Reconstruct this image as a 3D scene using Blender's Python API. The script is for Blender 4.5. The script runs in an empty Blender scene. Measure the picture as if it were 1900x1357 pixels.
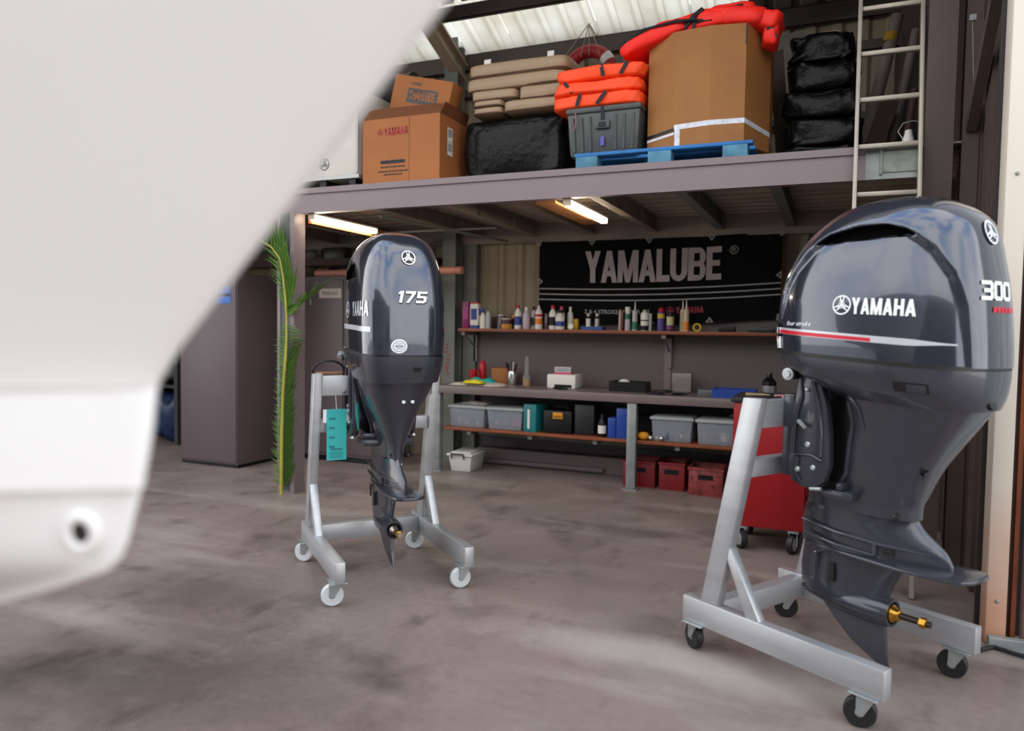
import bpy, bmesh, math, random
from mathutils import Vector, Matrix
from mathutils.bvhtree import BVHTree
from mathutils import noise as mnoise
random.seed(7)
SC = bpy.context.scene
COL = SC.collection
PI = math.pi
R = math.radians

# ------------------------------------------------------------------ camera
cam_d = bpy.data.cameras.new('camera')
cam = bpy.data.objects.new('camera', cam_d); COL.objects.link(cam)
yaw, pit, rol = R(23.25), R(2.76), R(0.857)
fw = Vector((-math.sin(yaw)*math.cos(pit), math.cos(yaw)*math.cos(pit), -math.sin(pit)))
rt = Vector((math.cos(yaw), math.sin(yaw), 0)); dn = fw.cross(rt)
rt2 = rt*math.cos(rol) - dn*math.sin(rol); dn2 = rt*math.sin(rol) + dn*math.cos(rol)
m = Matrix((rt2, -dn2, -fw)).transposed().to_4x4(); m.translation = (0, 0, 1.32)
cam.matrix_world = m
cam_d.sensor_width = 36.0; cam_d.lens = 1390/1900*36.0
cam_d.clip_start = 0.02; cam_d.clip_end = 200
cam_d.dof.use_dof = True; cam_d.dof.focus_distance = 4.0; cam_d.dof.aperture_fstop = 1.75
SC.camera = cam

# ------------------------------------------------------------------ sky (bright, broken cloud)
w = bpy.data.worlds.new('sky'); SC.world = w; w.use_nodes = True
nt = w.node_tree; nt.nodes.clear()
N = nt.nodes.new; L = nt.links.new
tc = N('ShaderNodeTexCoord'); sep = N('ShaderNodeSeparateXYZ'); L(tc.outputs['Generated'], sep.inputs[0])
ramp = N('ShaderNodeValToRGB'); L(sep.outputs['Z'], ramp.inputs[0])
e = ramp.color_ramp.elements
e[0].position = 0.0; e[0].color = (0.78, 0.80, 0.82, 1)
e[1].position = 0.7; e[1].color = (0.30, 0.46, 0.76, 1)
nz = N('ShaderNodeTexNoise'); nz.inputs['Scale'].default_value = 2.6; nz.inputs['Detail'].default_value = 7; nz.inputs['Roughness'].default_value = 0.55
L(tc.outputs['Generated'], nz.inputs['Vector'])
cr = N('ShaderNodeValToRGB'); L(nz.outputs['Fac'], cr.inputs[0])
cr.color_ramp.elements[0].position = 0.40; cr.color_ramp.elements[0].color = (0, 0, 0, 1)
cr.color_ramp.elements[1].position = 0.56; cr.color_ramp.elements[1].color = (1, 1, 1, 1)
mx = N('ShaderNodeMix'); mx.data_type = 'RGBA'
L(cr.outputs[0], mx.inputs['Factor']); L(ramp.outputs[0], mx.inputs['A']); mx.inputs['B'].default_value = (1.0, 0.972, 0.935, 1)
bg = N('ShaderNodeBackground'); L(mx.outputs['Result'], bg.inputs[0]); bg.inputs['Strength'].default_value = 1.0
out = N('ShaderNodeOutputWorld'); L(bg.outputs[0], out.inputs[0])

SC.view_settings.view_transform = 'Standard'; SC.view_settings.look = 'None'
SC.view_settings.gamma = 1.0; SC.view_settings.use_curve_mapping = False
SC.view_settings.exposure = 1.6

# ------------------------------------------------------------------ helpers
def lin(h):
    if isinstance(h, str):
        h = h.lstrip('#'); h = [int(h[i:i+2], 16)/255 for i in (0, 2, 4)]
    return tuple((c/12.92 if c <= 0.04045 else ((c+0.055)/1.055)**2.4) for c in h)
MATS = {}
def mat(name, col, rough=0.5, metal=0.0, var=0.12, scale=6.0, bump=0.0, bscale=None, coat=0.0, emit=0.0, spec=0.5, trans=0.0, alpha=1.0, detail=4, stretch=None, rvar=0.0):
    if name in MATS: return MATS[name]
    m = bpy.data.materials.new(name); m.use_nodes = True
    nt = m.node_tree; b = nt.nodes['Principled BSDF']; N = nt.nodes.new; L = nt.links.new
    c = lin(col)
    tc = N('ShaderNodeTexCoord'); vec = tc.outputs['Object']
    if stretch:
        mp = N('ShaderNodeMapping'); mp.inputs['Scale'].default_value = stretch; L(vec, mp.inputs[0]); vec = mp.outputs[0]
    nz = N('ShaderNodeTexNoise'); nz.inputs['Scale'].default_value = scale; nz.inputs['Detail'].default_value = detail
    L(vec, nz.inputs['Vector'])
    rp = N('ShaderNodeValToRGB'); L(nz.outputs['Fac'], rp.inputs[0])
    a, d = rp.color_ramp.elements; a.position = 0.3; d.position = 0.7
    a.color = tuple(x*(1-var) for x in c)+(1,); d.color = tuple(min(1, x*(1+var)) for x in c)+(1,)
    L(rp.outputs[0], b.inputs['Base Color'])
    b.inputs['Roughness'].default_value = rough; b.inputs['Metallic'].default_value = metal
    if rvar:
        mr = N('ShaderNodeMapRange'); mr.inputs['To Min'].default_value = max(0, rough-rvar); mr.inputs['To Max'].default_value = min(1, rough+rvar)
        L(nz.outputs['Fac'], mr.inputs['Value']); L(mr.outputs[0], b.inputs['Roughness'])
    b.inputs['Specular IOR Level'].default_value = spec
    b.inputs['Coat Weight'].default_value = coat; b.inputs['Coat Roughness'].default_value = 0.04
    if trans: b.inputs['Transmission Weight'].default_value = trans; b.inputs['IOR'].default_value = 1.3
    if alpha < 1: b.inputs['Alpha'].default_value = alpha
    if emit:
        L(rp.outputs[0], b.inputs['Emission Color']); b.inputs['Emission Strength'].default_value = emit
    if bump:
        n2 = N('ShaderNodeTexNoise'); n2.inputs['Scale'].default_value = bscale or scale*4; n2.inputs['Detail'].default_value = 4
        L(vec, n2.inputs['Vector'])
        bp = N('ShaderNodeBump'); bp.inputs['Strength'].default_value = bump; bp.inputs['Distance'].default_value = 0.01
        L(n2.outputs['Fac'], bp.inputs['Height']); L(bp.outputs[0], b.inputs['Normal'])
    MATS[name] = m
    return m

class MB:
    """collects shapes; build() links them as one mesh object"""
    def __init__(s): s.v = []; s.f = []
    def add(s, vs, fs):
        o = len(s.v); s.v += [tuple(x) for x in vs]; s.f += [tuple(i+o for i in f) for f in fs]; return s
    def box(s, c, d, rot=None):
        c = Vector(c); hx, hy, hz = d[0]/2, d[1]/2, d[2]/2
        P = [Vector((x*hx, y*hy, z*hz)) for x, y, z in ((-1,-1,-1),(1,-1,-1),(1,1,-1),(-1,1,-1),(-1,-1,1),(1,-1,1),(1,1,1),(-1,1,1))]
        if rot is not None: P = [rot @ p for p in P]
        return s.add([p+c for p in P], [(0,3,2,1),(4,5,6,7),(0,1,5,4),(1,2,6,5),(2,3,7,6),(3,0,4,7)])
    def b2(s, x0, x1, y0, y1, z0, z1):
        return s.box(((x0+x1)/2, (y0+y1)/2, (z0+z1)/2), (abs(x1-x0), abs(y1-y0), abs(z1-z0)))
    def bar(s, p0, p1, wd, ht, up=(0, 0, 1)):
        p0, p1 = Vector(p0), Vector(p1); d = p1-p0; l = d.length; d.normalize()
        up = Vector(up); sd = d.cross(up)
        if sd.length < 1e-5: sd = d.cross(Vector((1, 0, 0)))
        sd.normalize(); up = sd.cross(d)
        return s.box((p0+p1)/2, (l, wd, ht), Matrix((d, sd, up)).transposed())
    def tube(s, pts, r, n=10, cap=True, closed=False):
        pts = [Vector(p) for p in pts]; k = len(pts)
        rs = r if isinstance(r, (list, tuple)) else [r]*k
        rings = []; prev = None
        for i, p in enumerate(pts):
            if closed: d = pts[(i+1) % k]-pts[i-1]
            else: d = pts[min(i+1, k-1)]-pts[max(i-1, 0)]
            if d.length < 1e-9: d = Vector((0, 0, 1))
            d.normalize()
            if prev is None:
                a = d.cross(Vector((0, 0, 1)))
                if a.length < 0.05: a = d.cross(Vector((1, 0, 0)))
            else: a = prev - d*prev.dot(d)
            a.normalize(); prev = a; b = d.cross(a)
            rings.append([p+(a*math.cos(t)+b*math.sin(t))*rs[i] for t in [2*PI*j/n for j in range(n)]])
        return s.loft(rings, cap and not closed, cap and not closed, closed)
    def loft(s, rings, cap0=True, cap1=True, closed=False):
        n = len(rings[0]); k = len(rings)
        vs = [p for r in rings for p in r]; fs = []
        for i in range(k if closed else k-1):
            i2 = (i+1) % k
            for j in range(n):
                j2 = (j+1) % n
                fs.append((i*n+j, i*n+j2, i2*n+j2, i2*n+j))
        if cap0: fs.append(tuple(range(n-1, -1, -1)))
        if cap1: fs.append(tuple((k-1)*n+j for j in range(n)))
        return s.add(vs, fs)
    def lathe(s, prof, c=(0, 0, 0), ax=(0, 0, 1), n=20, cap=True):
        ax = Vector(ax).normalized(); a = ax.cross(Vector((0, 0, 1)))
        if a.length < 0.05: a = Vector((1, 0, 0)) - ax*ax.x
        a.normalize(); b = ax.cross(a); c = Vector(c)
        rings = [[c+ax*h+(a*math.cos(2*PI*j/n)+b*math.sin(2*PI*j/n))*r for j in range(n)] for r, h in prof]
        return s.loft(rings, cap, cap)
    def prism(s, poly, d0, d1, fn):
        n = len(poly)
        vs = [fn(x, y, d0) for x, y in poly]+[fn(x, y, d1) for x, y in poly]
        fs = [tuple(range(n-1, -1, -1)), tuple(range(n, 2*n))]+[(i, (i+1) % n, (i+1) % n+n, i+n) for i in range(n)]
        return s.add(vs, fs)
    def ball(s, c, r, n=12, m=8):
        c = Vector(c); rx, ry, rz = r if isinstance(r, (tuple, list)) else (r, r, r)
        rings = []
        for i in range(m+1):
            ph = -PI/2+PI*i/m; q = max(1e-3, math.cos(ph))
            rings.append([c+Vector((rx*q*math.cos(2*PI*j/n), ry*q*math.sin(2*PI*j/n), rz*math.sin(ph))) for j in range(n)])
        return s.loft(rings)
    def split(s, name, m, parent=None, **k):
        """build every loose piece as an object of its own"""
        par = list(range(len(s.v)))
        def find(a):
            while par[a] != a: par[a] = par[par[a]]; a = par[a]
            return a
        for f in s.f:
            for i in f[1:]: par[find(i)] = find(f[0])
        groups = {}
        for f in s.f: groups.setdefault(find(f[0]), []).append(f)
        res = []
        for fs in groups.values():
            ids = sorted({i for f in fs for i in f}); mp = {a: i for i, a in enumerate(ids)}
            q = MB(); q.add([s.v[i] for i in ids], [tuple(mp[i] for i in f) for f in fs]); res.append(q.build(name, m, parent, **k))
        return res
    def build(s, name, m, parent=None, smooth=32, bevel=0.0, seg=2, sub=0):
        me = bpy.data.meshes.new(name); me.from_pydata(s.v, [], s.f)
        bm = bmesh.new(); bm.from_mesh(me)
        bmesh.ops.recalc_face_normals(bm, faces=bm.faces)
        if bevel:
            ed = [x for x in bm.edges if len(x.link_faces) == 2 and x.calc_face_angle(0) > 0.5]
            if ed: bmesh.ops.bevel(bm, geom=ed, offset=bevel, segments=seg, profile=0.5, affect='EDGES', clamp_overlap=True)
        bm.to_mesh(me); bm.free()
        if smooth:
            me.shade_smooth(); me.set_sharp_from_angle(angle=R(smooth))
        me.materials.append(m)
        o = bpy.data.objects.new(name, me); COL.objects.link(o)
        if parent: o.parent = parent
        if sub:
            md = o.modifiers.new('sub', 'SUBSURF'); md.levels = sub; md.render_levels = sub
        return o

def tag(o, label=None, cat=None, group=None, kind=None):
    if label: o['label'] = label
    if cat: o['category'] = cat
    if group: o['group'] = group
    if kind: o['kind'] = kind
    return o
def thing(name, label, cat, loc=(0, 0, 0), rz=0.0, group=None):
    o = bpy.data.objects.new(name, None); COL.objects.link(o)
    o.empty_display_size = 0.1; o.location = loc; o.rotation_euler = (0, 0, rz)
    return tag(o, label, cat, group)
def struct(o): o['kind'] = 'structure'; return o
def copy_tree(o, parent=None):
    c = o.copy(); COL.objects.link(c); c.parent = parent
    for ch in list(o.children): copy_tree(ch, c)
    return c
def lerp_tab(tab, z):
    """monotone table of rows (z, a, b, ...) -> smooth interpolated row"""
    k = len(tab)
    if z <= tab[0][0]: return tab[0][1:]
    if z >= tab[-1][0]: return tab[-1][1:]
    for i in range(k-1):
        if tab[i][0] <= z <= tab[i+1][0]: break
    z0, z1 = tab[i][0], tab[i+1][0]; h = z1-z0; t = (z-z0)/h
    res = []
    def slope(q, c):
        if q == 0: return (tab[1][c]-tab[0][c])/(tab[1][0]-tab[0][0])
        if q == k-1: return (tab[-1][c]-tab[-2][c])/(tab[-1][0]-tab[-2][0])
        a = (tab[q][c]-tab[q-1][c])/(tab[q][0]-tab[q-1][0]); b = (tab[q+1][c]-tab[q][c])/(tab[q+1][0]-tab[q][0])
        return 0 if a*b <= 0 else 2*a*b/(a+b)
    for c in range(1, len(tab[0])):
        m0, m1 = slope(i, c)*h, slope(i+1, c)*h
        y0, y1 = tab[i][c], tab[i+1][c]
        res.append((2*t**3-3*t*t+1)*y0+(t**3-2*t*t+t)*m0+(-2*t**3+3*t*t)*y1+(t**3-t*t)*m1)
    return res
def oval(u0, u1, uc, hw, ef, ea, n):
    o = []
    for j in range(n):
        t = 2*PI*j/n; c, s_ = math.cos(t), math.sin(t)
        ex = ea if c > 0 else ef; a = (u1-uc) if c > 0 else (uc-u0)
        o.append((uc+a*math.copysign(abs(c)**(2/ex), c), hw*math.copysign(abs(s_)**(2/ex), s_)))
    return o
def smooth01(x): x = max(0, min(1, x)); return x*x*(3-2*x)

# ------------------------------------------------------------------ block lettering: glyph = list of quads in a 1 x w box
def _arc(cx, cy, rx, ry, a0, a1, tx, ty, n=8):
    q = []
    for i in range(n):
        s0, s1 = R(a0+(a1-a0)*i/n), R(a0+(a1-a0)*(i+1)/n)
        q.append([(cx+rx*math.cos(s0), cy+ry*math.sin(s0)), (cx+rx*math.cos(s1), cy+ry*math.sin(s1)),
                  (cx+(rx-tx)*math.cos(s1), cy+(ry-ty)*math.sin(s1)), (cx+(rx-tx)*math.cos(s0), cy+(ry-ty)*math.sin(s0))])
    return q
def _r(x0, y0, x1, y1): return [(x0, y0), (x1, y0), (x1, y1), (x0, y1)]
T_ = .2
GL = {
 'Y': (.66, [[(0,1),(.23,1),(.44,.42),(.22,.42)], [(.66,1),(.43,1),(.22,.42),(.44,.42)], _r(.22,0,.44,.43)]),
 'A': (.68, [[(0,0),(.21,0),(.44,1),(.24,1)], [(.68,0),(.47,0),(.24,1),(.44,1)], _r(.17,.2,.51,.37)]),
 'M': (.82, [_r(0,0,.2,1), _r(.62,0,.82,1), [(0.04,1),(.24,1),(.5,0),(.32,0)], [(.78,1),(.58,1),(.32,0),(.5,0)]]),
 'H': (.66, [_r(0,0,.22,1), _r(.44,0,.66,1), _r(.2,.4,.46,.6)]),
 'L': (.52, [_r(0,0,.22,1), _r(.2,0,.52,.2)]),
 'U': (.66, [_r(0,.3,.22,1), _r(.44,.3,.66,1)]+_arc(.33,.3,.33,.3,180,360,.22,.17)),
 'B': (.66, [_r(0,0,.22,1), _r(.2,.83,.4,1), _r(.2,.42,.4,.59), _r(.2,0,.4,.17)]+_arc(.4,.71,.25,.29,-90,90,.21,.13)+_arc(.4,.295,.26,.295,-90,90,.21,.13)),
 'E': (.56, [_r(0,0,.22,1), _r(.2,.82,.56,1), _r(.2,.42,.5,.59), _r(.2,0,.56,.18)]),
 '0': (.82, [_r(0,.16,.22,.84), _r(.6,.16,.82,.84), [(0,.16),(.12,0),(.12,.22),(.1,.22)], _r(.1,0,.72,.2), _r(.1,.8,.72,1), [(0,.84),(.1,1),(.12,.8),(.1,.8)], [(.82,.16),(.72,0),(.7,.2),(.72,.2)], [(.82,.84),(.72,1),(.7,.8),(.72,.8)]]),
 '3': (.8, [_r(.0,0,.7,.2), _r(.0,.8,.7,1), _r(.15,.4,.7,.6), _r(.58,.08,.8,.45), _r(.58,.55,.8,.92), _r(.58,.4,.74,.6)]),
 '1': (.42, [_r(.16,0,.4,1), [(.16,1),(.16,.76),(0,.7),(0,.84)]]),
 '7': (.78, [_r(0,.78,.78,1), [(.78,.8),(.52,.8),(.14,0),(.4,0)]]),
 '5': (.8, [_r(0,.8,.78,1), _r(0,.45,.24,.85), _r(0,.42,.66,.62), _r(.56,.1,.8,.54), _r(0,0,.68,.2)]),
}
def word(txt, h, sx=1.0, gap=.09, slant=0.0):
    x = 0; q = []
    for ch in txt:
        if ch == ' ': x += .35; continue
        w_, qs = GL[ch]
        for p in qs: q.append([((a+x)*sx*h+b*h*slant, b*h) for a, b in p])
        x += w_+gap
    return q, (x-gap)*sx*h
def fork_logo(r):
    """ring with three crossed tuning forks"""
    q = _arc(0, 0, r, r, 0, 360, r*.15, r*.15, 28)
    for k in range(3):
        a = R(90+120*k); c, s_ = math.cos(a), math.sin(a)
        def f(x, y): return (x*c-y*s_, x*s_+y*c)
        t = r*.06
        q.append([f(-.35*r, -t), f(.55*r, -t), f(.55*r, t), f(-.35*r, t)])
        for sg in (-1, 1):
            q.append([f(.3*r, sg*r*.17-t), f(.9*r, sg*r*.17-t), f(.9*r, sg*r*.17+t), f(.3*r, sg*r*.17+t)])
        q.append([f(.24*r, -r*.2), f(.36*r, -r*.2), f(.36*r, r*.2), f(.24*r, r*.2)])
    return q
def quads_mesh(mb, quads, fn, n=1):
    """map 2-D quads through fn(x, y) -> xyz (n x n cells each)"""
    for q in quads:
        vs = []
        for i in range(n+1):
            for j in range(n+1):
                s_, t = i/n, j/n
                x = (1-s_)*((1-t)*q[0][0]+t*q[3][0])+s_*((1-t)*q[1][0]+t*q[2][0])
                y = (1-s_)*((1-t)*q[0][1]+t*q[3][1])+s_*((1-t)*q[1][1]+t*q[2][1])
                vs.append(fn(x, y))
        mb.add(vs, [(i*(n+1)+j, (i+1)*(n+1)+j, (i+1)*(n+1)+j+1, i*(n+1)+j+1) for i in range(n) for j in range(n)])
    return mb
def text_mesh(mb, txt, h, fn, sx=1.0, bold=0.0, slant=0.0, align='LEFT'):
    """small lettering from the built-in font, mapped through fn(x, y) -> xyz"""
    cu = bpy.data.curves.new('lettering', 'FONT'); cu.body = txt; cu.size = h*1.38; cu.align_x = align; cu.offset = bold*h; cu.shear = slant; cu.resolution_u = 2
    o = bpy.data.objects.new('lettering', cu); COL.objects.link(o)
    me = o.to_mesh(); vs = [fn(v.co.x*sx, v.co.y) for v in me.vertices]; fs = [tuple(p.vertices) for p in me.polygons]
    o.to_mesh_clear(); bpy.data.objects.remove(o); bpy.data.curves.remove(cu)
    return mb.add(vs, fs)
# ================================================================== SETTING
def floor_material():
    m = bpy.data.materials.new('worn concrete'); m.use_nodes = True
    nt = m.node_tree; b = nt.nodes['Principled BSDF']; N = nt.nodes.new; L = nt.links.new
    tc = N('ShaderNodeTexCoord')
    def noise(sc, det, ro=.55, mp=None):
        n = N('ShaderNodeTexNoise'); n.inputs['Scale'].default_value = sc; n.inputs['Detail'].default_value = det; n.inputs['Roughness'].default_value = ro
        if mp:
            q = N('ShaderNodeMapping'); q.inputs['Location'].default_value = mp[0]; q.inputs['Scale'].default_value = mp[1]; q.inputs['Rotation'].default_value = mp[2]
            L(tc.outputs['Object'], q.inputs[0]); L(q.outputs[0], n.inputs['Vector'])
        else: L(tc.outputs['Object'], n.inputs['Vector'])
        return n
    def ramp(n, p0, c0, p1, c1):
        r = N('ShaderNodeValToRGB'); L(n.outputs['Fac'], r.inputs[0])
        r.color_ramp.elements[0].position = p0; r.color_ramp.elements[0].color = c0+(1,)
        r.color_ramp.elements[1].position = p1; r.color_ramp.elements[1].color = c1+(1,)
        return r
    def mix(kind, fac, a, bb):
        x = N('ShaderNodeMix'); x.data_type = 'RGBA'; x.blend_type = kind
        if isinstance(fac, float): x.inputs['Factor'].default_value = fac
        else: L(fac, x.inputs['Factor'])
        L(a, x.inputs['A'])
        if isinstance(bb, tuple): x.inputs['B'].default_value = bb+(1,)
        else: L(bb, x.inputs['B'])
        return x.outputs['Result']
    base = ramp(noise(1.1, 6, .55), .3, lin('#746863'), .72, lin('#918279'))
    fine = ramp(noise(24, 6, .6), .3, (.86, .86, .86), .7, (1.06, 1.06, 1.06))
    c = mix('MULTIPLY', 1.0, base.outputs[0], fine.outputs[0])
    # pinkish drifts, dark oily stains, pale cement patches
    c = mix('MIX', ramp(noise(.8, 4, .5, ((3, 1, 0), (1, 1, 1), (0, 0, 0))), .45, (0, 0, 0), .7, (.6, .6, .6)).outputs[0], c, lin('#907b75'))
    c = mix('MULTIPLY', ramp(noise(1.7, 6, .6, ((7, 2, 0), (1, 1, 1), (0, 0, 0))), .54, (0, 0, 0), .70, (.55, .55, .55)).outputs[0], c, lin('#77736a'))
    c = mix('MULTIPLY', ramp(noise(4.2, 5, .6, ((1, 9, 0), (1, .45, 1), (0, 0, .5))), .58, (0, 0, 0), .70, (.45, .45, .45)).outputs[0], c, lin('#6f6862'))
    c = mix('MIX', ramp(noise(1.15, 5, .55, ((11.3, 4.2, 0), (.55, 2.1, 1), (0, 0, -.45))), .55, (0, 0, 0), .70, (.4, .4, .4)).outputs[0], c, lin('#b0a79d'))
    # a pale cement spill by the right stand and old oil stains on the left and at the bench, each with a ragged outline
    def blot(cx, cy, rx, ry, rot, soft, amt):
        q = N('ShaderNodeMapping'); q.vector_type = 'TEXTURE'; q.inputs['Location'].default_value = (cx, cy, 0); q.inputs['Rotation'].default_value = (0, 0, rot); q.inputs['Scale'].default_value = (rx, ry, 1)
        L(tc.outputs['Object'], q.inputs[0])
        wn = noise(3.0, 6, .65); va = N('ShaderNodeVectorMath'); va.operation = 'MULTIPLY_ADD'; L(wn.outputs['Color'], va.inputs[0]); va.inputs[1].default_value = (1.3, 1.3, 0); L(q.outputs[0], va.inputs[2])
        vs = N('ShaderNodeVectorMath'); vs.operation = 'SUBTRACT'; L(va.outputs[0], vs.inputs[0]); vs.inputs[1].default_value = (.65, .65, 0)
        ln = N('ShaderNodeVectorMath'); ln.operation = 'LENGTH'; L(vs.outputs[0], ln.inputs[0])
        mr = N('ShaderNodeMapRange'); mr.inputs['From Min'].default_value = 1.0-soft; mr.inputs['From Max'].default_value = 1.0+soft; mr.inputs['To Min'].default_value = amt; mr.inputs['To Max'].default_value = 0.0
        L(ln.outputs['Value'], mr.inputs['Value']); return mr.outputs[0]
    c = mix('MIX', blot(-.60, 2.97, .60, .15, -.06, .5, .6), c, lin('#bcb4aa'))
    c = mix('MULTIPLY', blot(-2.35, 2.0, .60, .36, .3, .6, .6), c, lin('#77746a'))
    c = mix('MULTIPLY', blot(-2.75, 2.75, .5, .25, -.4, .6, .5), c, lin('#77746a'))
    c = mix('MULTIPLY', blot(-1.2, 4.75, .30, .16, .2, .5, .55), c, lin('#7d776a'))
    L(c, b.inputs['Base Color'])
    r = ramp(noise(3.1, 6, .6, ((2, 2, 0), (1, 1, 1), (0, 0, 0))), .3, (.30, .30, .30), .7, (.62, .62, .62)); L(r.outputs[0], b.inputs['Roughness'])
    bp = N('ShaderNodeBump'); bp.inputs['Strength'].default_value = .12; bp.inputs['Distance'].default_value = .01
    L(noise(30, 6).outputs['Fac'], bp.inputs['Height']); L(bp.outputs[0], b.inputs['Normal'])
    return m
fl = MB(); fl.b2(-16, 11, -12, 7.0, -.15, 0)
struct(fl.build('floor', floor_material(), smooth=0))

def slab(name, m, *bx, **k):
    b = MB(); b.b2(*bx); return struct(b.build(name, m, smooth=0, **k))
def profile_sheet(mb, x0, x1, z0, z1, y, pitch=.2, rib=.03, depth=.028, flat=.045):
    """trapezoidal cladding facing -y, ribs vertical"""
    pts = []; x = x0
    while x < x1-1e-6:
        for dx, dy in ((0, 0), (pitch-flat-2*rib, 0), (pitch-flat-rib, -depth), (pitch-rib, -depth)):
            if x+dx <= x1: pts.append((x+dx, y+dy))
        x += pitch
    pts.append((x1, y))
    vs = []; fs = []
    for px, py in pts: vs += [(px, py, z0), (px, py, z1)]
    for i in range(len(pts)-1): fs.append((2*i, 2*i+2, 2*i+3, 2*i+1))
    return mb.add(vs, fs)

M_clad = mat('cream cladding', '#93866f', .55, var=.10, scale=1.5, bump=.05)
M_brown = mat('brown cladding', '#4d3f37', .6, var=.15, scale=2.0)
M_steel = mat('brown grey steel', '#85786e', .5, var=.12, scale=3.0)
M_mauve = mat('mauve painted steel', '#7b6d6f', .42, var=.05, scale=3.0)
M_mauve2 = mat('shade toned mauve board', '#5e5253', .5, var=.06, scale=2.0)  # board colour darkened to carry the dim light under the mezzanine
M_galv = mat('galvanised steel', '#8b908d', .45, metal=.3, var=.18, scale=14, bump=.04)
M_greengal = mat('dull green grey steel', '#6f736c', .5, metal=.15, var=.12, scale=5)
M_deck = mat('deck underside', '#a39484', .55, var=.14, scale=3)

# back wall cladding
b = MB(); profile_sheet(b, -8.6, .70, 0, 4.20, 6.82)
wb = struct(b.build('wall_back', M_clad, smooth=0))
b = MB(); b.b2(-8.6, .70, 6.823, 6.86, 0, 4.20); b.build('backing', M_steel, wb, smooth=0)
# side walls
b = MB()
xs = [3.80+i*.16 for i in range(20)]
b.b2(.715, .745, 3.80, 7.0, 0, 5.6)
wr = struct(b.build('wall_right', M_brown, smooth=0))
for i, y in enumerate(xs):
    b = MB(); b.b2(.68+(.018 if i % 2 else 0), .716, y, y+.155, 0, 5.6); b.build('cladding_strip', M_brown, wr, smooth=0)
b = MB(); b.b2(-8.6, -8.5, 3.8, 6.9, 0, 5.6); struct(b.build('wall_left', M_brown, smooth=0))
# front wall above and beside the big opening
b = MB(); b.b2(-9.5, 5.0, 3.80, 3.90, 4.3, 5.9); b.b2(-9.5, -8.5, 3.80, 3.90, 0, 4.3)
struct(b.build('wall_front', M_clad, smooth=0))
M_outgal = mat('outer galvanised sheet', '#b6bab9', .45, metal=.25, var=.15, scale=5, bump=.03)
b = MB(); profile_sheet(b, .795, 5.0, 0, 4.4, 3.74, pitch=.25, depth=.035)
wf2 = struct(b.build('wall_front_right', M_outgal, smooth=0))
b = MB(); b.b2(.775, .80, 3.70, 3.80, 0, 4.4); b.build('edge_flashing', M_outgal, wf2, smooth=0)

# unseen shed added behind the camera: screens low sky, dims interior and cowl reflections
M_yard = mat('sky blocker cladding', '#4d5250', .6, var=.2, scale=.8)
b = MB(); profile_sheet(b, -14, 9, 0, 4.2, -9.0, pitch=.5, depth=.04); b.v = [(x, -18-y, z) for x, y, z in b.v]; b.b2(-14, 9, -9.6, -9.1, 0, 4.2)
struct(b.build('sky_blocker_wall', M_yard, smooth=0))
b = MB(); b.b2(-14.4, 9.4, -10.5, -8.7, 4.2, 4.35); struct(b.build('sky_blocker_roof', mat('sky blocker roofing', '#6b4a40', .6), smooth=0))

# door jamb: tall cream post, rust toned at the foot
def jamb_mat():
    m = bpy.data.materials.new('cream jamb paint'); m.use_nodes = True
    nt = m.node_tree; b = nt.nodes['Principled BSDF']; N = nt.nodes.new; L = nt.links.new
    tc = N('ShaderNodeTexCoord'); sp = N('ShaderNodeSeparateXYZ'); L(tc.outputs['Object'], sp.inputs[0])
    nz = N('ShaderNodeTexNoise'); nz.inputs['Scale'].default_value = 5; nz.inputs['Detail'].default_value = 5; L(tc.outputs['Object'], nz.inputs['Vector'])
    ad = N('ShaderNodeMath'); ad.operation = 'MULTIPLY_ADD'; L(nz.outputs['Fac'], ad.inputs[0]); ad.inputs[1].default_value = .55; L(sp.outputs['Z'], ad.inputs[2])
    r = N('ShaderNodeValToRGB'); L(ad.outputs[0], r.inputs[0])
    e = r.color_ramp.elements; e[0].position = .25; e[0].color = lin('#c98f6f')+(1,); e[1].position = 1.0; e[1].color = lin('#d3c9bb')+(1,)
    L(r.outputs[0], b.inputs['Base Color']); b.inputs['Roughness'].default_value = .5
    return m
b = MB(); b.b2(.635, .712, 3.72, 3.86, .0, 4.4)
j = struct(b.build('trim_1', jamb_mat(), bevel=.006)); tag(j, 'tall cream door jamb with rust toned foot')
b = MB()
for z in (.19, 1.1, 2.0, 2.75): b.lathe([(.008, 0), (.008, .006), (.004, .009)], (.675, 3.72, z), (0, -1, 0), 8)
b.split('bolt', M_galv, j)
M_rust = mat('rust orange steel', '#8d4a2c', .6, var=.25, scale=7)
b = MB(); b.b2(.735, .752, 3.76, 3.86, 0, 4.4); struct(b.build('trim_2', M_rust, smooth=0))
b = MB(); b.b2(.62, .80, 3.875, 3.90, 0, 4.4); struct(b.build('trim_3', mat('shadow gap steel', '#2c2626', .6), smooth=0))
# floor track at the jamb
b = MB(); b.b2(.64, .78, 3.66, 3.70, 0, .05)
struct(b.build('trim_4', M_galv, smooth=0, bevel=.003)); 

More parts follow.
